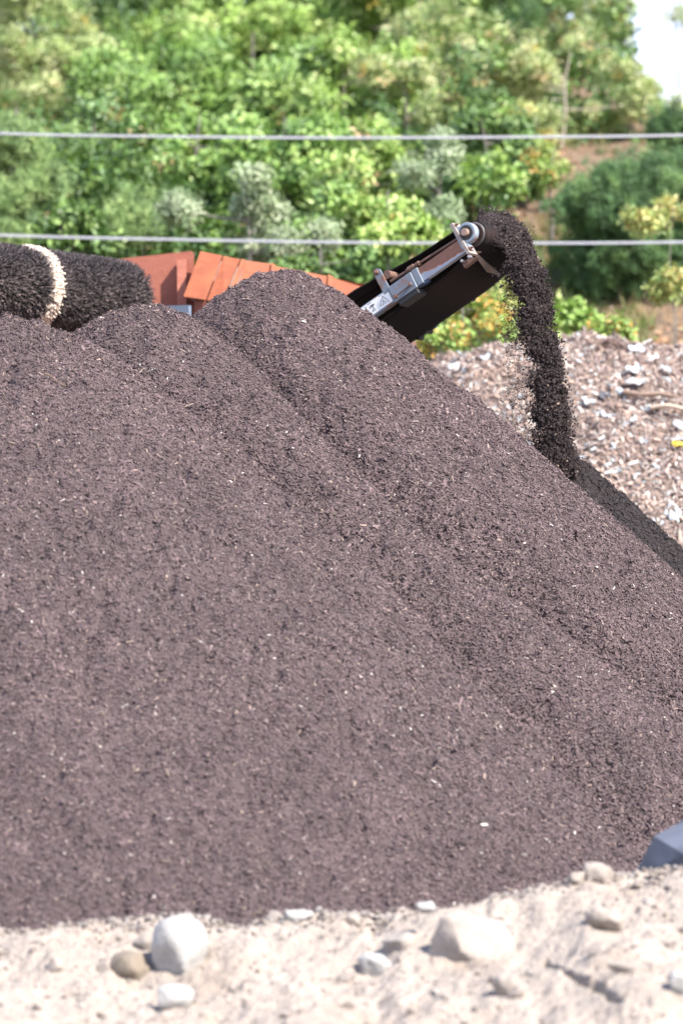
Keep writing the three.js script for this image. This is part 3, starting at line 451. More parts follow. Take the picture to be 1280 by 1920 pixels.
{
  const stone = (px, py, w, h, sd, tone, label, tilt = 0, dep = 0.8, rough = 0.35, cuts = 9, soft = 0) => {
    const foot = bankAt(px, py + h * 0.30), s = -foot.z / 6250, g = rockGeo(w / 2 * s * (1.28 - soft * 0.5), h / 2 * s * (1.28 - soft * 0.5), Math.min(w, h) / 2 * s * dep * 1.2, rough, sd, 2, cuts, soft);
    const o = mesh('stone', g, std({ map: rockMap, bumpMap: rockMap, bumpScale: 0.012, roughness: 0.95, color: col(...tone) }));
    const r = ray(px, py), d = -foot.z; o.position.set(r[0] * d, EYE + r[1] * d - h * s * 0.06, -d - Math.min(w, h) / 2 * s * 0.3); o.rotation.z = tilt; return tag(o, label, 'stone');
  };
  const white = [0.43, 0.415, 0.40], tan = [0.355, 0.31, 0.275], sandc = [0.34, 0.295, 0.26], brown = [0.22, 0.18, 0.14], grey = [0.55, 0.52, 0.49];
  stone(337, 1777, 96, 128, 71, white, 'upright white boulder standing on the left of the dirt bank', 0.04, 0.9, 0.3, 12, 0.3);
  stone(250, 1812, 78, 62, 72, brown, 'angular brown stone just left of the white boulder', 0.35, 1, 0.4, 11);
  stone(868, 1762, 152, 104, 73, tan, 'large flat tan boulder in the middle right of the dirt bank', -0.12, 0.75, 0.3, 10, 0.08);
  stone(1133, 1727, 62, 50, 74, sandc, 'tilted pale stone right of the large tan boulder', -0.5, 0.9, 0.4, 11);
  stone(1127, 1640, 68, 40, 75, sandc, 'wide stone on the crest of the bank, left of the dark tarp', -0.15, 1, 0.35, 9);
  stone(1083, 1646, 30, 28, 86, sandc, 'small round stone on the crest, left of the wide crest stone', 0, 1, 0.35, 8);
  stone(702, 1817, 62, 50, 76, white, 'pale wedge stone below and left of the large tan boulder', -0.5, 0.8, 0.3, 9);
  stone(746, 1766, 52, 44, 77, tan, 'small pinkish tan stone left of the large tan boulder', 0.2, 0.9, 0.3, 8);
  stone(655, 1728, 30, 24, 78, sandc, 'small stone on the crest where the mulch reaches lowest', 0, 1, 0.3, 8);
  stone(562, 1716, 44, 26, 79, white, 'flat pale stone on the crest, right of the white boulder', 0.1, 1, 0.3, 8);
  stone(512, 1720, 27, 22, 80, sandc, 'little stone on the crest between white boulder and flat pale stone', 0, 1, 0.3, 8);
  stone(322, 1872, 72, 44, 81, white, 'pale stone half buried below the white boulder', 0.1, 0.8, 0.3, 8);
  stone(958, 1848, 56, 40, 82, sandc, 'pale stone left of the dark crack in the soil', -0.4, 0.8, 0.35, 9);
  stone(1180, 1812, 66, 26, 83, sandc, 'long low stone lying above the dark crack in the soil', -0.15, 0.8, 0.3, 8);
  stone(1282, 1846, 46, 56, 84, white, 'pale stone cut by the right edge of the picture', 0.1, 0.9, 0.3, 8);
  stone(795, 1698, 34, 20, 85, white, 'small pale stone on the crest above the pinkish stone', 0, 1, 0.3, 8);
  stone(100, 1812, 42, 30, 87, sandc, 'small sandy stone at the far left of the dirt bank', 0.2, 0.9, 0.35, 9);
  stone(275, 1770, 46, 30, 88, sandc, 'sandy clod behind the brown stone, touching the white boulder', 0.3, 0.9, 0.35, 9);
  // gravel and clods
  const peb = rockGeo(1, 0.75, 0.9, 0.4, 89, 0, 7), l = [];
  for (let i = 0; i < 4200; i++) {
    const x = rr(-2.1, 2.1), z0 = -16.95 + 2.7 * rnd(), near = rnd() < 0.2, s = near ? rr(0.008, 0.024) : 0.0042 * Math.exp(Math.abs(gauss()) * 0.72), k = rnd(), m = rr(0.8, 1.1), z = near ? -16.8 + gauss() * 0.08 : z0, dens = fbm(x * 3, z * 3, 2, 531); if (dens < 0.36) continue;
    l.push({ p: [x, bankH(x, z) + s * 0.2, z], q: quat(rr(0, 6), rr(0, 6), rr(0, 6)), s: V(s * rr(0.8, 1.4), s, s), c: k < 0.7 ? col(0.375 * m, 0.32 * m, 0.285 * m) : k < 0.92 ? col(0.43 * m, 0.39 * m, 0.36 * m) : col(0.30 * m, 0.25 * m, 0.21 * m) });
  }
  tag(instances('gravel', peb, M.rock, l), 'loose pebbles and clods strewn over the pale dirt bank', 'gravel');
}
{
  const l = []; for (let i = 0; i < 1500; i++) { const x = rr(-2, 2), z = -16.82 + gauss() * 0.10, s = rr(0.5, 1.3), m = rr(0.6, 1.3); if (fbm(x * 4, 2.2, 2, 537) < 0.42) continue; l.push({ p: [x, bankH(x, z) + 0.004, z], q: quat(rr(0, 6), rr(0, 6), rr(0, 6)), s: V(s, s, s), c: col(0.08 * m, 0.06 * m, 0.06 * m) }); }
  tag(instances('mulch_crumbs', chipB, M.chip, l), 'dark mulch crumbs spilled on the crest of the dirt bank', 'mulch crumbs');
}
{ // slate-coloured tarp bundle behind the bank
  const D = 17.0, pts = { a: at(1186, 1645, D), b: at(1225, 1568, D), c: at(1282, 1537, D + 0.25), d: at(1360, 1530, D + 0.4), e: at(1282, 1602, D - 0.22), f: at(1370, 1625, D - 0.3), g: at(1180, 1760, D), h: at(1282, 1760, D - 0.3), i: at(1400, 1760, D - 0.3), j: at(1400, 1760, D + 0.6), k: at(1225, 1760, D + 0.5) };
  const o = at(1290, 1760, D); o.y = 0;
  const face = (...n) => { const P = n.map((q) => pts[q].clone().sub(o)); return P; };
  const tri = [['b', 'e', 'c'], ['c', 'e', 'f'], ['c', 'f', 'd'], ['a', 'h', 'e'], ['a', 'e', 'b'], ['a', 'g', 'h'], ['e', 'h', 'i'], ['e', 'i', 'f'], ['b', 'k', 'a'], ['a', 'k', 'g'], ['b', 'c', 'k'], ['c', 'j', 'k'], ['c', 'd', 'j'], ['d', 'f', 'i'], ['d', 'i', 'j']];
  let P = [], U = []; const parts = []; for (const t of tri) { // subdivide each face and let the cloth sag and pucker
    const [A, B, C] = face(...t), N = 10, n = new THREE.Vector3().crossVectors(B.clone().sub(A), C.clone().sub(A)).normalize();
    const q = (i, j) => { const p = A.clone().addScaledVector(B.clone().sub(A), i / N).addScaledVector(C.clone().sub(A), j / N), k = N - i - j, in_ = Math.min(1, 27 * i * j * k / (N * N * N)); p.addScaledVector(n, in_ * 0.012 * (fbm(p.x * 9 + 3, p.y * 9 + p.z * 5, 3, 541) - 0.6)); return p; };
    const add = (p) => { P.push(p.x, p.y, p.z); U.push(p.x + p.z, p.y); };
    for (let i = 0; i < N; i++) for (let j = 0; i + j < N; j++) { add(q(i, j)); add(q(i + 1, j)); add(q(i, j + 1)); if (i + j + 1 < N) { add(q(i + 1, j)); add(q(i + 1, j + 1)); add(q(i, j + 1)); } }
    const h = new THREE.BufferGeometry(); h.setAttribute('position', new THREE.Float32BufferAttribute(P, 3)); h.setAttribute('uv', new THREE.Float32BufferAttribute(U, 2)); const hm = mergeVertices(h, 1e-4); hm.computeVertexNormals(); parts.push(hm); P = []; U = [];
  }
  const t = mesh('dark_tarp', mergeGeometries(parts), std({ map: tex(256, (u, v) => { const n = fbm(u * 4, v * 4, 4, 551, 4), k = 0.75 + 0.6 * smooth(0.45, 0.8, n); return [0.052 * k, 0.057 * k, 0.074 * k]; }), roughness: 0.62, side: THREE.DoubleSide }));
  t.position.copy(o); tag(t, 'slate grey tarp with a sharp fold behind the dirt bank at the right edge', 'tarp');
}

// ---------------------------------------------------------------- heap of shredded wood waste behind, on the right
const wasteH = (x, z) => {
  const dx = Math.max(0, Math.abs(x - 3.7) - 1.9), dz = z + 33.8, d = Math.sqrt(dx * dx * 0.55 + dz * dz + 0.5) - 0.7;
  return 5.82 - 0.80 * d - 0.10 * Math.max(0, x - 2.3) ** 1.4 + 0.30 * (fbm(x * 1.1 + 5, z * 1.1, 3, 601) - 0.5) + 0.2 * (fbm(x * 4, z * 4, 3, 605) - 0.5);
};
{
  const wp = thing('wood_waste_heap', [0, 0, 0], 'heap of pale shredded wood and scraps in the right background, beyond the falling mulch', 'waste heap');
  const wm = tex(512, (u, v) => { const a = fbm(u * 12, v * 12, 4, 611, 12), b = noise(u * 70, v * 70, 613, 70); const k = 0.5 + 0.7 * a + 0.4 * b; return [0.17 * k, 0.125 * k, 0.105 * k]; });
  mesh('heap', compact(gridGeo(steps([[-3, 9.5, 0.06]]), steps([[-39, -34, 0.2], [-34, -28.5, 0.06], [-28.5, -26.6, 0.12]]), (x, z) => Math.max(-0.03, wasteH(x, z)), (x, z) => wasteH(x, z) > -0.02, 0.7)), std({ map: wm, bumpMap: mulchBump, bumpScale: 0.03, roughness: 1 }), wp);
  const sh = chipGeo(0.085, 0.034, 0.014, 0.22), fi = chipGeo(0.12, 0.014, 0.012, 0.25), A = [], B = [];
  for (let i = 0; i < 56000; i++) {
    const x = rr(0.2, 5.6), z = rr(-34.6, -29.2), y = wasteH(x, z); if (Math.abs(x) > -z * 0.112 + 0.3) continue;
    const e = 0.06, n = V(wasteH(x - e, z) - wasteH(x + e, z), 2 * e, wasteH(x, z - e) - wasteH(x, z + e)).normalize(), k = rnd(), m = rr(0.75, 1.2), pale = fbm(x * 1.6, z * 1.6, 2, 621) > 0.5 ? 0.12 : 0;
    const c = k < 0.50 - pale ? col(0.235 * m, 0.175 * m, 0.155 * m) : k < 0.70 ? col(0.33 * m, 0.235 * m, 0.19 * m) : k < 0.84 ? col(0.47 * m, 0.37 * m, 0.31 * m) : k < 0.93 ? col(0.56 * m, 0.53 * m, 0.5 * m) : k < 0.965 ? col(0.10 * m, 0.075 * m, 0.07 * m) : col(0.42 * m, 0.47 * m, 0.5 * m);
    const s = Math.min(1.25, 0.29 * Math.exp(Math.abs(gauss()) * 0.58)), q = new THREE.Quaternion().setFromUnitVectors(UP, n).multiply(quat(gauss() * 0.5, rr(0, 6.28), gauss() * 0.5));
    (rnd() < 0.6 ? A : B).push({ p: [x, y + rr(-0.005, 0.03), z], q, s: V(s, s * rr(0.8, 1.6), s), c });
  }
  instances('wood_chips', sh, M.chip, A, wp); instances('wood_splinters', fi, M.chip, B, wp);
  // single scraps that stand out
  const hit = (px, py) => { const r = ray(px, py); for (let d = 28; d < 36; d += 0.02) if (wasteH(r[0] * d, -d) > EYE + r[1] * d) return V(r[0] * d, EYE + r[1] * d, -d + 0.02); return at(px, py, 33.8); };
  const scrap = (px, py, w, h, ang, tone, label, cat = 'scrap', name = 'plastic_scrap') => {
    const p = hit(px, py), s = -p.z / 6250, N = 12, g = new THREE.BoxGeometry(w * s, h * s, 0.012, N, 4, 1), a = g.attributes.position, sd = px * 7 + py;
    for (let i = 0; i < a.count; i++) { const x = a.getX(i), y = a.getY(i), u = x / (w * s); const k = fbm(u * 3 + 10, sd % 31, 2, sd % 89) - 0.5, e = 1 - 0.6 * Math.abs(2 * u) ** 3; a.setXYZ(i, x, y * e * (0.85 + 0.4 * fbm(u * 3 + 4, y > 0 ? 1 : 9, 2, sd % 71)) + k * h * s * 1.3, a.getZ(i) + 0.05 * (fbm(u * 4 + 3, y * 20, 2, sd % 61) - 0.4)); }
    g.computeVertexNormals(); const o = mesh(name, g, std({ color: col(tone[0] * 0.6, tone[1] * 0.6, tone[2] * 0.6), roughness: 0.7 })); o.position.copy(p).add(V(0, 0.03, 0.03)); o.rotation.set(-0.6, 0, ang); return tag(o, label, cat);
  };
  const wh = [0.5, 0.5, 0.51], bl = [0.55, 0.62, 0.70];
  scrap(1192, 660, 34, 14, -0.35, [0.70, 0.71, 0.78], 'pale bluish-white strip lying on the crest of the waste heap');
  scrap(1245, 700, 26, 12, -0.8, wh, 'curled white scrap near the top right of the waste heap');
  scrap(1258, 722, 44, 9, -0.5, wh, 'long white ribbon scrap hanging below the curled scrap');
  scrap(1186, 700, 30, 16, 0.2, [0.66, 0.68, 0.70], 'crumpled pale grey scrap below the bluish strip');
  scrap(1190, 722, 40, 14, -0.15, wh, 'broad white scrap in the upper middle of the waste heap');
  scrap(1164, 742, 28, 12, -0.5, bl, 'light blue-grey scrap left of the dark log');
  scrap(1100, 758, 26, 10, -0.5, [0.62, 0.68, 0.72], 'pale blue scrap right beside the falling mulch');
  scrap(1132, 785, 26, 8, -0.8, [0.62, 0.64, 0.74], 'slanting pale strip halfway down the waste heap');
  scrap(1186, 795, 14, 10, 0.1, [0.55, 0.55, 0.55], 'small round bright white scrap in the centre of the waste heap');
  scrap(1171, 802, 14, 7, 0.4, wh, 'short white sliver left of the small round white scrap');
  scrap(1205, 833, 17, 11, 0.05, [0.6, 0.6, 0.6], 'bright white oval scrap below the centre of the waste heap');
  scrap(1270, 808, 30, 15, -0.9, [0.68, 0.68, 0.72], 'large crumpled white scrap above the yellow one');
  scrap(1268, 840, 22, 11, -0.3, [0.72, 0.52, 0.05], 'bright yellow scrap at the right edge of the waste heap');
  scrap(1270, 830, 30, 8, 0.1, wh, 'white strip just above the yellow scrap');
  scrap(1265, 975, 26, 22, 0.3, [0.72, 0.76, 0.76], 'pale crumpled scrap low on the right of the waste heap');
  scrap(1133, 748, 22, 14, 0.6, [0.10, 0.10, 0.12], 'dark grey scrap left of the tan chunk on the waste heap');
  scrap(995, 800, 26, 22, 0.3, [0.52, 0.45, 0.40], 'whitish chunk seen just left of the falling mulch');
  scrap(850, 692, 24, 11, 0.1, [0.66, 0.69, 0.70], 'white scrap at the left end of the waste heap');
  scrap(910, 676, 22, 11, 0.2, [0.70, 0.71, 0.74], 'white scrap on the crest between conveyor and falling mulch');
  const logp = hit(1215, 753), lg = tube([V(-0.26, 0.05, 0), V(-0.1, 0.02, 0.02), V(0.1, 0.03, 0), V(0.24, 0.0, 0.02)], 0.030, 0.022, 12, 9), lo = mesh('log', lg, std({ map: barkMap, color: col(1.1, 0.85, 0.75), roughness: 0.95 })); lo.position.copy(logp).add(V(0, 0.04, 0.04)); tag(lo, 'short brown log lying across the upper waste heap', 'log');
  const l2 = mesh('log', tube([V(-0.16, 0.0, 0), V(0.0, 0.02, 0.02), V(0.17, -0.01, 0)], 0.024, 0.018, 10, 9), std({ map: barkMap, color: col(2.2, 1.9, 1.7), roughness: 0.95 })); l2.position.copy(hit(1248, 772)).add(V(0, 0.03, 0.05)); tag(l2, 'pale weathered log piece below the brown log', 'log');
  const br = mesh('brushwood', [0, 1, 2, 3, 4, 5, 6, 7].map((k) => tube([V(rr(-0.2, -0.1), rr(-0.05, 0.03), rr(-0.1, 0.1)), V(rr(-0.04, 0.04), rr(0.05, 0.12), rr(-0.05, 0.05)), V(rr(0.08, 0.22), rr(-0.04, 0.04), rr(-0.1, 0.1))], 0.014, 0.005, 8, 5)), std({ color: col(0.12, 0.075, 0.06) })); br.position.copy(hit(1140, 661)).add(V(0, 0.03, 0)); tag(br, 'dark brown tangle of twigs on the crest of the waste heap', 'brushwood');
}

// ---------------------------------------------------------------- overhead cables
for (const [name, pts, label] of [['upper', [[-900, 200], [0, 250], [320, 256], [640, 258.5], [960, 257], [1280, 253.5], [2200, 222]], 'upper pale cable stretched across the picture in front of the trees'], ['lower', [[-900, 398], [0, 441], [320, 449], [640, 454.5], [960, 456], [1280, 454], [2200, 430]], 'lower pale cable passing behind the conveyor and the falling mulch']]) {
  const o = thing('overhead_cable', at(640, pts[3][1], 34.5).toArray(), label, 'cable', null);
  const c = new THREE.CatmullRomCurve3(pts.map(([x, y]) => at(x, y, 34.5).sub(o.position)));
  for (const dy of [0.0095, -0.0095]) { const g = new THREE.TubeGeometry(c, 120, 0.0066, 8); g.translate(0, dy, 0); mesh('strand', g, M.cable, o); }
}

// ---------------------------------------------------------------- trees, shrubs and ground cover on the hillside
function leafSpray(n, len, wid, spread, droop) {
  const P = [], I = [], Nn = [];
  const leaf = (o, dir, up, L0, W0) => {
    const s = new THREE.Vector3().crossVectors(dir, up).normalize(), u = new THREE.Vector3().crossVectors(s, dir).normalize(), b = P.length / 3, f = 0.16 * W0;
    const pts = [[0, 0, 0], [0.35, 0.5, f], [0.72, 0.34, f], [1, 0, -f], [0.72, -0.34, f], [0.35, -0.5, f], [0.5, 0, -f * 0.2]];
    for (const [a, c, d] of pts) { const q = o.clone().addScaledVector(dir, a * L0).addScaledVector(s, c * W0).addScaledVector(u, d - a * a * L0 * droop); P.push(q.x, q.y, q.z); }
    I.push(b, b + 1, b + 6, b + 1, b + 2, b + 6, b + 2, b + 3, b + 6, b + 3, b + 4, b + 6, b + 4, b + 5, b + 6, b + 5, b, b + 6);
  };
  for (let i = 0; i < n; i++) { const t = (i + 0.5) / n, a = i * 2.4 + rr(-0.4, 0.4), o = V((t - 0.5) * spread, rr(-0.03, 0.03) - (t - 0.3) ** 2 * spread * 0.3, 0), d = V(0.5, rr(-0.35, 0.35), 0).add(V(0, Math.cos(a) * 0.5, Math.sin(a))).normalize(); leaf(o.addScaledVector(d, spread * 0.06), d, V(gauss() * 0.5, 1, gauss() * 0.5), len * rr(0.75, 1.2), wid * rr(0.8, 1.15)); }
  const g = new THREE.BufferGeometry(); g.setAttribute('position', new THREE.Float32BufferAttribute(P, 3)); g.setIndex(I); const o = strip(g.toNonIndexed()); o.computeVertexNormals(); return o;
}
function needleSpray(n, len) {
  const P = []; for (let i = 0; i < n; i++) { const d = V(gauss() * 0.7, gauss() * 0.7 + 0.35, gauss() * 0.7 + 0.1).normalize(), s = new THREE.Vector3().crossVectors(d, V(gauss(), gauss(), gauss())).normalize().multiplyScalar(0.0065), o = V(gauss() * 0.035, gauss() * 0.035, gauss() * 0.035), e = o.clone().addScaledVector(d, len * rr(0.8, 1.2)); for (const q of [o.clone().add(s), o.clone().sub(s), e]) P.push(q.x, q.y, q.z); }
  const g = new THREE.BufferGeometry(); g.setAttribute('position', new THREE.Float32BufferAttribute(P, 3)); g.computeVertexNormals(); return g;
}
const SPRAY = { broad: leafSpray(9, 0.105, 0.066, 0.30, 0.35), small: leafSpray(11, 0.062, 0.042, 0.26, 0.2), narrow: leafSpray(13, 0.085, 0.024, 0.26, 0.15), needle: needleSpray(46, 0.105) };
const HUE = { // [spray, main, second, third]
  maple: ['broad', [0.145, 0.235, 0.052], [0.235, 0.32, 0.09], [0.09, 0.16, 0.036]],
  lime: ['broad', [0.195, 0.285, 0.062], [0.32, 0.375, 0.13], [0.12, 0.19, 0.04]],
  oak: ['broad', [0.085, 0.15, 0.036], [0.14, 0.21, 0.055], [0.055, 0.10, 0.025]],
  poplar: ['small', [0.25, 0.295, 0.11], [0.40, 0.40, 0.22], [0.14, 0.20, 0.06]],
  gold: ['small', [0.25, 0.28, 0.085], [0.38, 0.34, 0.13], [0.15, 0.21, 0.055]],
  silver: ['narrow', [0.20, 0.25, 0.14], [0.33, 0.36, 0.24], [0.11, 0.16, 0.07]],
  pine: ['needle', [0.14, 0.21, 0.07], [0.23, 0.30, 0.11], [0.08, 0.13, 0.045]],
  pineDark: ['needle', [0.055, 0.115, 0.034], [0.10, 0.17, 0.05], [0.04, 0.08, 0.025]],
  weed: ['small', [0.16, 0.25, 0.045], [0.25, 0.30, 0.08], [0.38, 0.22, 0.05]],
};
function tree(name, kind, px, py, d, rx, ry, label, o = {}) {
  const [sp, c1, c2, c3] = HUE[kind], s = d / 6250, RX = rx * s * 1.3, RY = ry * s * 1.25, RZ = Math.min(RX, RY) * (o.deep ?? 0.9), c = at(px, py, d), gy = hillH(c.x, c.z), needle = sp === 'needle';
  const root = thing(name, [c.x, gy - 0.05, c.z], label, o.cat ?? (needle ? 'pine tree' : 'tree'), o.group), cy = c.y - gy + 0.05;
  const H = cy + RY * 0.75, tr = o.trunk ?? clamp(0.011 * H + 0.014, 0.015, 0.07), lean = rr(-0.1, 0.1) * RX, geo = [], tip = V(lean + rr(-0.1, 0.1), Math.max(0.3, H), 0);
  const spine = [V(0, 0, 0), V(rr(-0.05, 0.05) * H, H * 0.35, rr(-0.04, 0.04) * H), V(lean, H * 0.7, 0), tip];
  geo.push(tube(spine, tr, tr * 0.25, 12, 7));
  const clumps = [], nc = o.clumps ?? clamp(Math.round(RX * RY * 8), 8, 48);
  for (let i = 0; i < nc; i++) {
    const u = rr(-1, 1), a = rr(0, 6.283), q = Math.sqrt(1 - u * u), k = rr(0.45, 0.95) * (needle ? 1 - 0.25 * Math.max(0, u) : 1), p = V(q * Math.cos(a) * RX * k, cy + u * RY * k, q * Math.sin(a) * RZ * k);
    if (needle) { const t = (u + 1) / 2; p.x *= 1.15 - 0.55 * t; p.z *= 1.15 - 0.55 * t; }
    if (p.y < 0.1) p.y = 0.1 + rnd() * 0.3;
    clumps.push([p, rr(0.24, 0.44) * Math.min(RX, RY, 1.6)]);
    if (i < 16) { const b = V(spine[2].x * clamp(p.y / H, 0, 1) * 0.9, clamp(p.y - rr(0.15, 0.4) * RY, 0.1, H * 0.95), 0), m = b.clone().lerp(p, 0.5).add(V(0, -0.06 * RY, 0)); geo.push(tube([b, m, p], tr * 0.38, tr * 0.1, 6, 5)); }
  }
  mesh('trunk', geo, o.bark ?? M.bark, root);
  const n = Math.round((o.n ?? 1) * clamp(RX * RY * (needle ? 1100 : 800), 120, 6000)), list = [];
  for (let i = 0; i < n; i++) {
    const [p, r] = clumps[Math.floor(rnd() * nc)], dir = V(gauss(), gauss(), gauss()).normalize(), k = r * (0.35 + 0.75 * rnd() ** 0.5) * (rnd() < (needle ? 0.35 : 0.14) ? rr(1.2, needle ? 2.1 : 1.6) : 1), q = V(p.x + dir.x * k, p.y + dir.y * k * (needle ? 0.62 : 0.78), p.z + dir.z * k);
    if (q.y < 0) continue;
    const t = rnd(), m = rr(0.8, 1.2), cc = t < 0.55 ? c1 : t < 0.8 ? c2 : c3, out = Math.atan2(-dir.z, dir.x);
    const gain = needle ? 1.6 : 1.65; let color = col(cc[0] * m * gain, cc[1] * m * gain, cc[2] * m * gain);
    if (o.turn && rnd() < o.turn) color = rnd() < 0.5 ? col(0.50, 0.33, 0.16) : col(0.52, 0.40, 0.07);
    list.push({ p: q.toArray(), q: needle ? quat(gauss() * 0.35, out + gauss() * 0.5, gauss() * 0.4 - 0.15) : new THREE.Quaternion().setFromUnitVectors(UP, V(p.x * 0.5 / RX + dir.x * 0.8 + gauss() * 0.3, 0.65 + dir.y * 0.4, p.z * 0.5 / RZ + dir.z * 0.8 + gauss() * 0.3).normalize()).multiply(quat(0, rr(0, 6.283), gauss() * 0.2)), s: V(1, 1, 1).multiplyScalar(rr(0.75, 1.25) * (o.size ?? 1)), c: color });
  }
  instances('crown', SPRAY[sp], needle ? needleMat : leafMat, list, root);
  return root;
}
const paleBark = std({ map: barkMap, color: col(2.1, 2.0, 1.9), roughness: 0.9 });
// back row, along the top
tree('tree', 'poplar', 40, 70, 56, 120, 150, 'pale-leaved tree in the top left corner', { turn: 0.02 });
tree('tree', 'oak', 250, 60, 58, 150, 150, 'dark green tree at the top, right of the small sky gap', {});
tree('tree', 'lime', 400, 60, 56, 140, 150, 'bright yellow-green tree at the top, left of centre', { turn: 0.01 });
tree('tree', 'maple', 560, 50, 57, 150, 150, 'mid green tree at the top centre with a slender grey trunk', { bark: paleBark });
tree('tree', 'lime', 720, 60, 56, 130, 140, 'light green tree at the top, right of centre', { turn: 0.03, bark: paleBark });
tree('pine_tree', 'pineDark', 905, 40, 59, 90, 110, 'dark green pine rising behind the pale trees at the top right', {});
tree('tree', 'poplar', 830, 130, 53, 120, 110, 'pale poplar with creamy leaves in front of the dark pine', { turn: 0.05, bark: paleBark });
tree('tree', 'poplar', 1065, 50, 55, 88, 120, 'pale green poplar at the top right, left of the bright sky', { turn: 0.03, bark: paleBark });
tree('tree', 'gold', 1235, 216, 53, 85, 58, 'yellowing tree at the right edge under the bright sky', { turn: 0.12, n: 0.8 });
tree('tree', 'poplar', 1268, 30, 60, 26, 30, 'thin-leaved tree top in the upper right corner of the sky', { n: 0.22 });
tree('tree', 'oak', 660, 20, 60, 200, 130, 'large dark green tree far back at the top centre', {});
tree('tree', 'oak', 130, 120, 61, 130, 110, 'dark green tree far back at the top left', {});
tree('tree', 'maple', 940, 20, 62, 140, 110, 'mid green tree far back at the top right', {});
tree('tree', 'poplar', 1115, 140, 53.5, 66, 66, 'pale bushy tree low on the crest, under the left end of the bright sky', { turn: 0.05 });
// middle row
tree('tree', 'poplar', 1175, 185, 50, 85, 70, 'pale green tree right of the spreading one, below the bright sky', { turn: 0.05 });
tree('tree', 'poplar', 120, 150, 51, 130, 90, 'pale feathery tree on the left above the upper cable', { turn: 0.02 });
tree('tree', 'maple', 300, 190, 50, 130, 110, 'leafy green tree left of centre above the upper cable', { turn: 0.01 });
tree('tree', 'maple', 480, 170, 50, 130, 120, 'bright green tree at centre left, its leaves reaching the upper cable', {});
tree('tree', 'lime', 640, 200, 49, 120, 110, 'yellow-green tree in the centre with a thin pale trunk', { turn: 0.02, bark: paleBark });
tree('tree', 'poplar', 760, 190, 48, 100, 70, 'pale tree with pinkish leaf tips above the dark hollow', { turn: 0.07 });
tree('pine_tree', 'pineDark', 965, 200, 51, 70, 80, 'dark young pine between the pale trees above the upper cable', {});
tree('tree', 'poplar', 1050, 170, 49, 150, 80, 'spreading pale yellow-green tree with a bare branch at right', { turn: 0.06, bark: paleBark });
tree('tree', 'gold', 1010, 255, 46, 90, 45, 'low yellowish tree over the leaf-strewn slope', { turn: 0.08 });
// front row
tree('tree', 'oak', 190, 300, 46, 110, 100, 'shaded dark green tree below the upper cable on the left', {});
tree('tree', 'maple', 350, 300, 45, 120, 95, 'green maple-like tree between the two cables, left of centre', { turn: 0.01 });
tree('tree', 'maple', 540, 310, 44, 110, 100, 'dense bright green tree between the two cables at centre', {});
tree('tree', 'lime', 690, 330, 43, 95, 90, 'yellow-green young tree between the cables, above the conveyor', { turn: 0.02 });
tree('tree', 'oak', 900, 290, 45, 90, 75, 'dark green bushy tree above the conveyor end', {});
tree('shrub', 'lime', 930, 340, 43, 50, 35, 'small bright green bush at the foot of the dark bushy tree', { cat: 'shrub' });
tree('shrub', 'silver', 825, 350, 41, 72, 80, 'pale silvery shrub just above the conveyor', { cat: 'shrub' });
tree('pine_tree', 'pine', 25, 340, 40, 75, 150, 'soft light green pine at the left edge', { n: 1.3 });
tree('pine_tree', 'pine', 260, 410, 40.5, 90, 60, 'small soft green pine above the brush roller', { n: 1.3 });
tree('shrub', 'silver', 460, 415, 39.5, 130, 75, 'wide silver-leaved shrub above the rusty hopper', { cat: 'shrub', n: 1.2 });
tree('shrub', 'maple', 620, 440, 40, 110, 65, 'green shrub behind the lower cable, left of the conveyor', { cat: 'shrub' });
tree('shrub', 'lime', 720, 410, 40, 80, 55, 'bright green shrub touching the lower cable beside the conveyor', { cat: 'shrub', turn: 0.02 });
tree('shrub', 'oak', 600, 505, 38.5, 110, 40, 'dark low shrub right behind the hopper top', { cat: 'shrub' });
tree('shrub', 'oak', 130, 440, 39.5, 80, 50, 'dark green shrub behind the lower cable at left', { cat: 'shrub' });
tree('pine_tree', 'pineDark', 1160, 420, 42, 95, 120, 'full dark green pine on the right behind the lower cable', { n: 2, clumps: 46 });
tree('pine_tree', 'pineDark', 1250, 410, 42.5, 90, 120, 'dark pine crossed by the lower cable at the right edge', { n: 2, clumps: 46 });
tree('pine_tree', 'pineDark', 1262, 290, 45, 75, 90, 'dark pine at the right edge behind the upper cable', { n: 1.2 });
tree('sapling', 'gold', 1250, 410, 39, 60, 34, 'sapling branch with yellow-green leaves in front of the dark pine', { cat: 'sapling', trunk: 0.016, clumps: 7, turn: 0.05 });
tree('sapling', 'gold', 1258, 535, 37.5, 40, 26, 'small yellow-leaved sapling low at the right edge', { cat: 'sapling', trunk: 0.014, clumps: 5, turn: 0.08 });
tree('shrub', 'weed', 800, 640, 36, 60, 50, 'bright green weedy bush below the conveyor, against the mulch', { cat: 'shrub', n: 1.3 });
tree('shrub', 'weed', 880, 590, 37, 65, 60, 'yellow-orange flowering weeds between conveyor and falling mulch', { cat: 'shrub', turn: 0.14 });
tree('shrub', 'gold', 945, 560, 38, 40, 50, 'pale yellow weeds right behind the falling mulch', { cat: 'shrub', turn: 0.05, n: 0.8 });
tree('shrub', 'weed', 1030, 310, 44, 36, 40, 'thin leafy bush on the leaf-strewn slope', { cat: 'shrub', n: 0.5 });
tree('shrub', 'lime', 1075, 600, 37.5, 35, 24, 'low green weeds on the bare bank right of the falling mulch', { cat: 'shrub', n: 0.5 });
tree('shrub', 'weed', 1140, 620, 37, 45, 18, 'low grassy weeds above the waste heap crest', { cat: 'shrub', n: 0.6 });
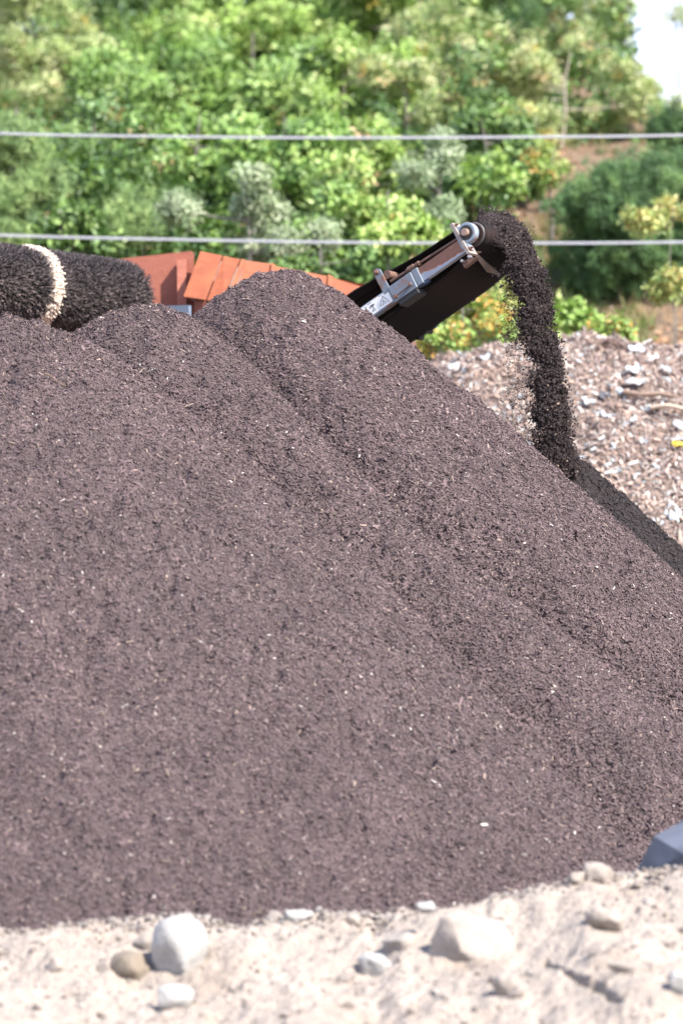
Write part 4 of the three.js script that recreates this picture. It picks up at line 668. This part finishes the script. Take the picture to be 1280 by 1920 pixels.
{ // bushes filling the shade between the trees
  const l = [];
  for (let i = 0; i < 9000; i++) {
    const z = -rr(40, 58), x = rr(-0.125, z < -49 ? 0.088 : 0.05) * -z, b = fbm(x * 0.8 + 3, z * 0.8, 3, 721); if (b < 0.45) continue;
    const h = 2.2 * (b - 0.43) / 0.3 * rnd() ** 0.6, m = rr(0.6, 1.3), t = rnd();
    l.push({ p: [x, hillH(x, z) + h, z], q: quat(gauss() * 0.4, rr(0, 6.28), gauss() * 0.4), s: V(1, 1, 1).multiplyScalar(rr(0.8, 1.3)), c: t < 0.6 ? col(0.09 * m, 0.18 * m, 0.035 * m) : t < 0.95 ? col(0.17 * m, 0.28 * m, 0.05 * m) : col(0.4 * m, 0.3 * m, 0.12 * m) });
  }
  tag(instances('undergrowth', SPRAY.broad, leafMat, l), 'shaded leafy undergrowth between the trees on the left and middle of the slope', 'undergrowth');
}
{ // fallen leaves over the bank
  const g = leafSpray(1, 0.09, 0.06, 0.05, 0.2), l = [];
  for (let i = 0; i < 26000; i++) {
    const z = -rr(33, 57), x = rr(-0.125, 0.125) * -z, t = rnd(), m = rr(0.6, 1.25); if (fbm(x * 1.3, z * 1.3, 3, 701) < 0.42) continue;
    const c = t < 0.45 ? col(0.28 * m, 0.16 * m, 0.09 * m) : t < 0.8 ? col(0.42 * m, 0.24 * m, 0.13 * m) : t < 0.93 ? col(0.55 * m, 0.38 * m, 0.24 * m) : col(0.2 * m, 0.26 * m, 0.06 * m);
    l.push({ p: [x, hillH(x, z) + 0.015, z], q: quat(gauss() * 0.4 + 0.3, rr(0, 6.28), gauss() * 0.4), s: V(1, 1, 1).multiplyScalar(rr(0.6, 1.3)), c });
  }
  tag(instances('fallen_leaves', g, leafMat, l), 'orange and brown fallen leaves covering the wooded bank', 'fallen leaves');
  const gr = new THREE.BufferGeometry(), P = []; for (let i = 0; i < 16; i++) { const a = rr(0, 6.28), o = V(gauss() * 0.04, 0, gauss() * 0.04), h = rr(0.1, 0.24), s = V(Math.cos(a), 0, Math.sin(a)).multiplyScalar(0.006), e = o.clone().add(V(gauss() * 0.06, h, gauss() * 0.06)); for (const q of [o.clone().add(s), o.clone().sub(s), e]) P.push(q.x, q.y, q.z); }
  gr.setAttribute('position', new THREE.Float32BufferAttribute(P, 3)); gr.computeVertexNormals();
  const k = []; for (let i = 0; i < 9000; i++) { const z = -rr(33, 56), x = rr(-0.125, 0.125) * -z, m = rr(0.7, 1.2); if (fbm(x * 0.9 + 9, z * 0.9, 3, 711) < 0.53) continue; const t = rnd(); k.push({ p: [x, hillH(x, z), z], q: quat(0, rr(0, 6.28), 0), s: V(1, 1, 1).multiplyScalar(rr(0.7, 1.6)), c: t < 0.7 ? col(0.13 * m, 0.19 * m, 0.04 * m) : col(0.30 * m, 0.25 * m, 0.09 * m) }); }
  tag(instances('grass', gr, leafMat, k), 'thin tufts of grass and weeds on the wooded bank', 'grass');
}
renderer.render(scene, camera);
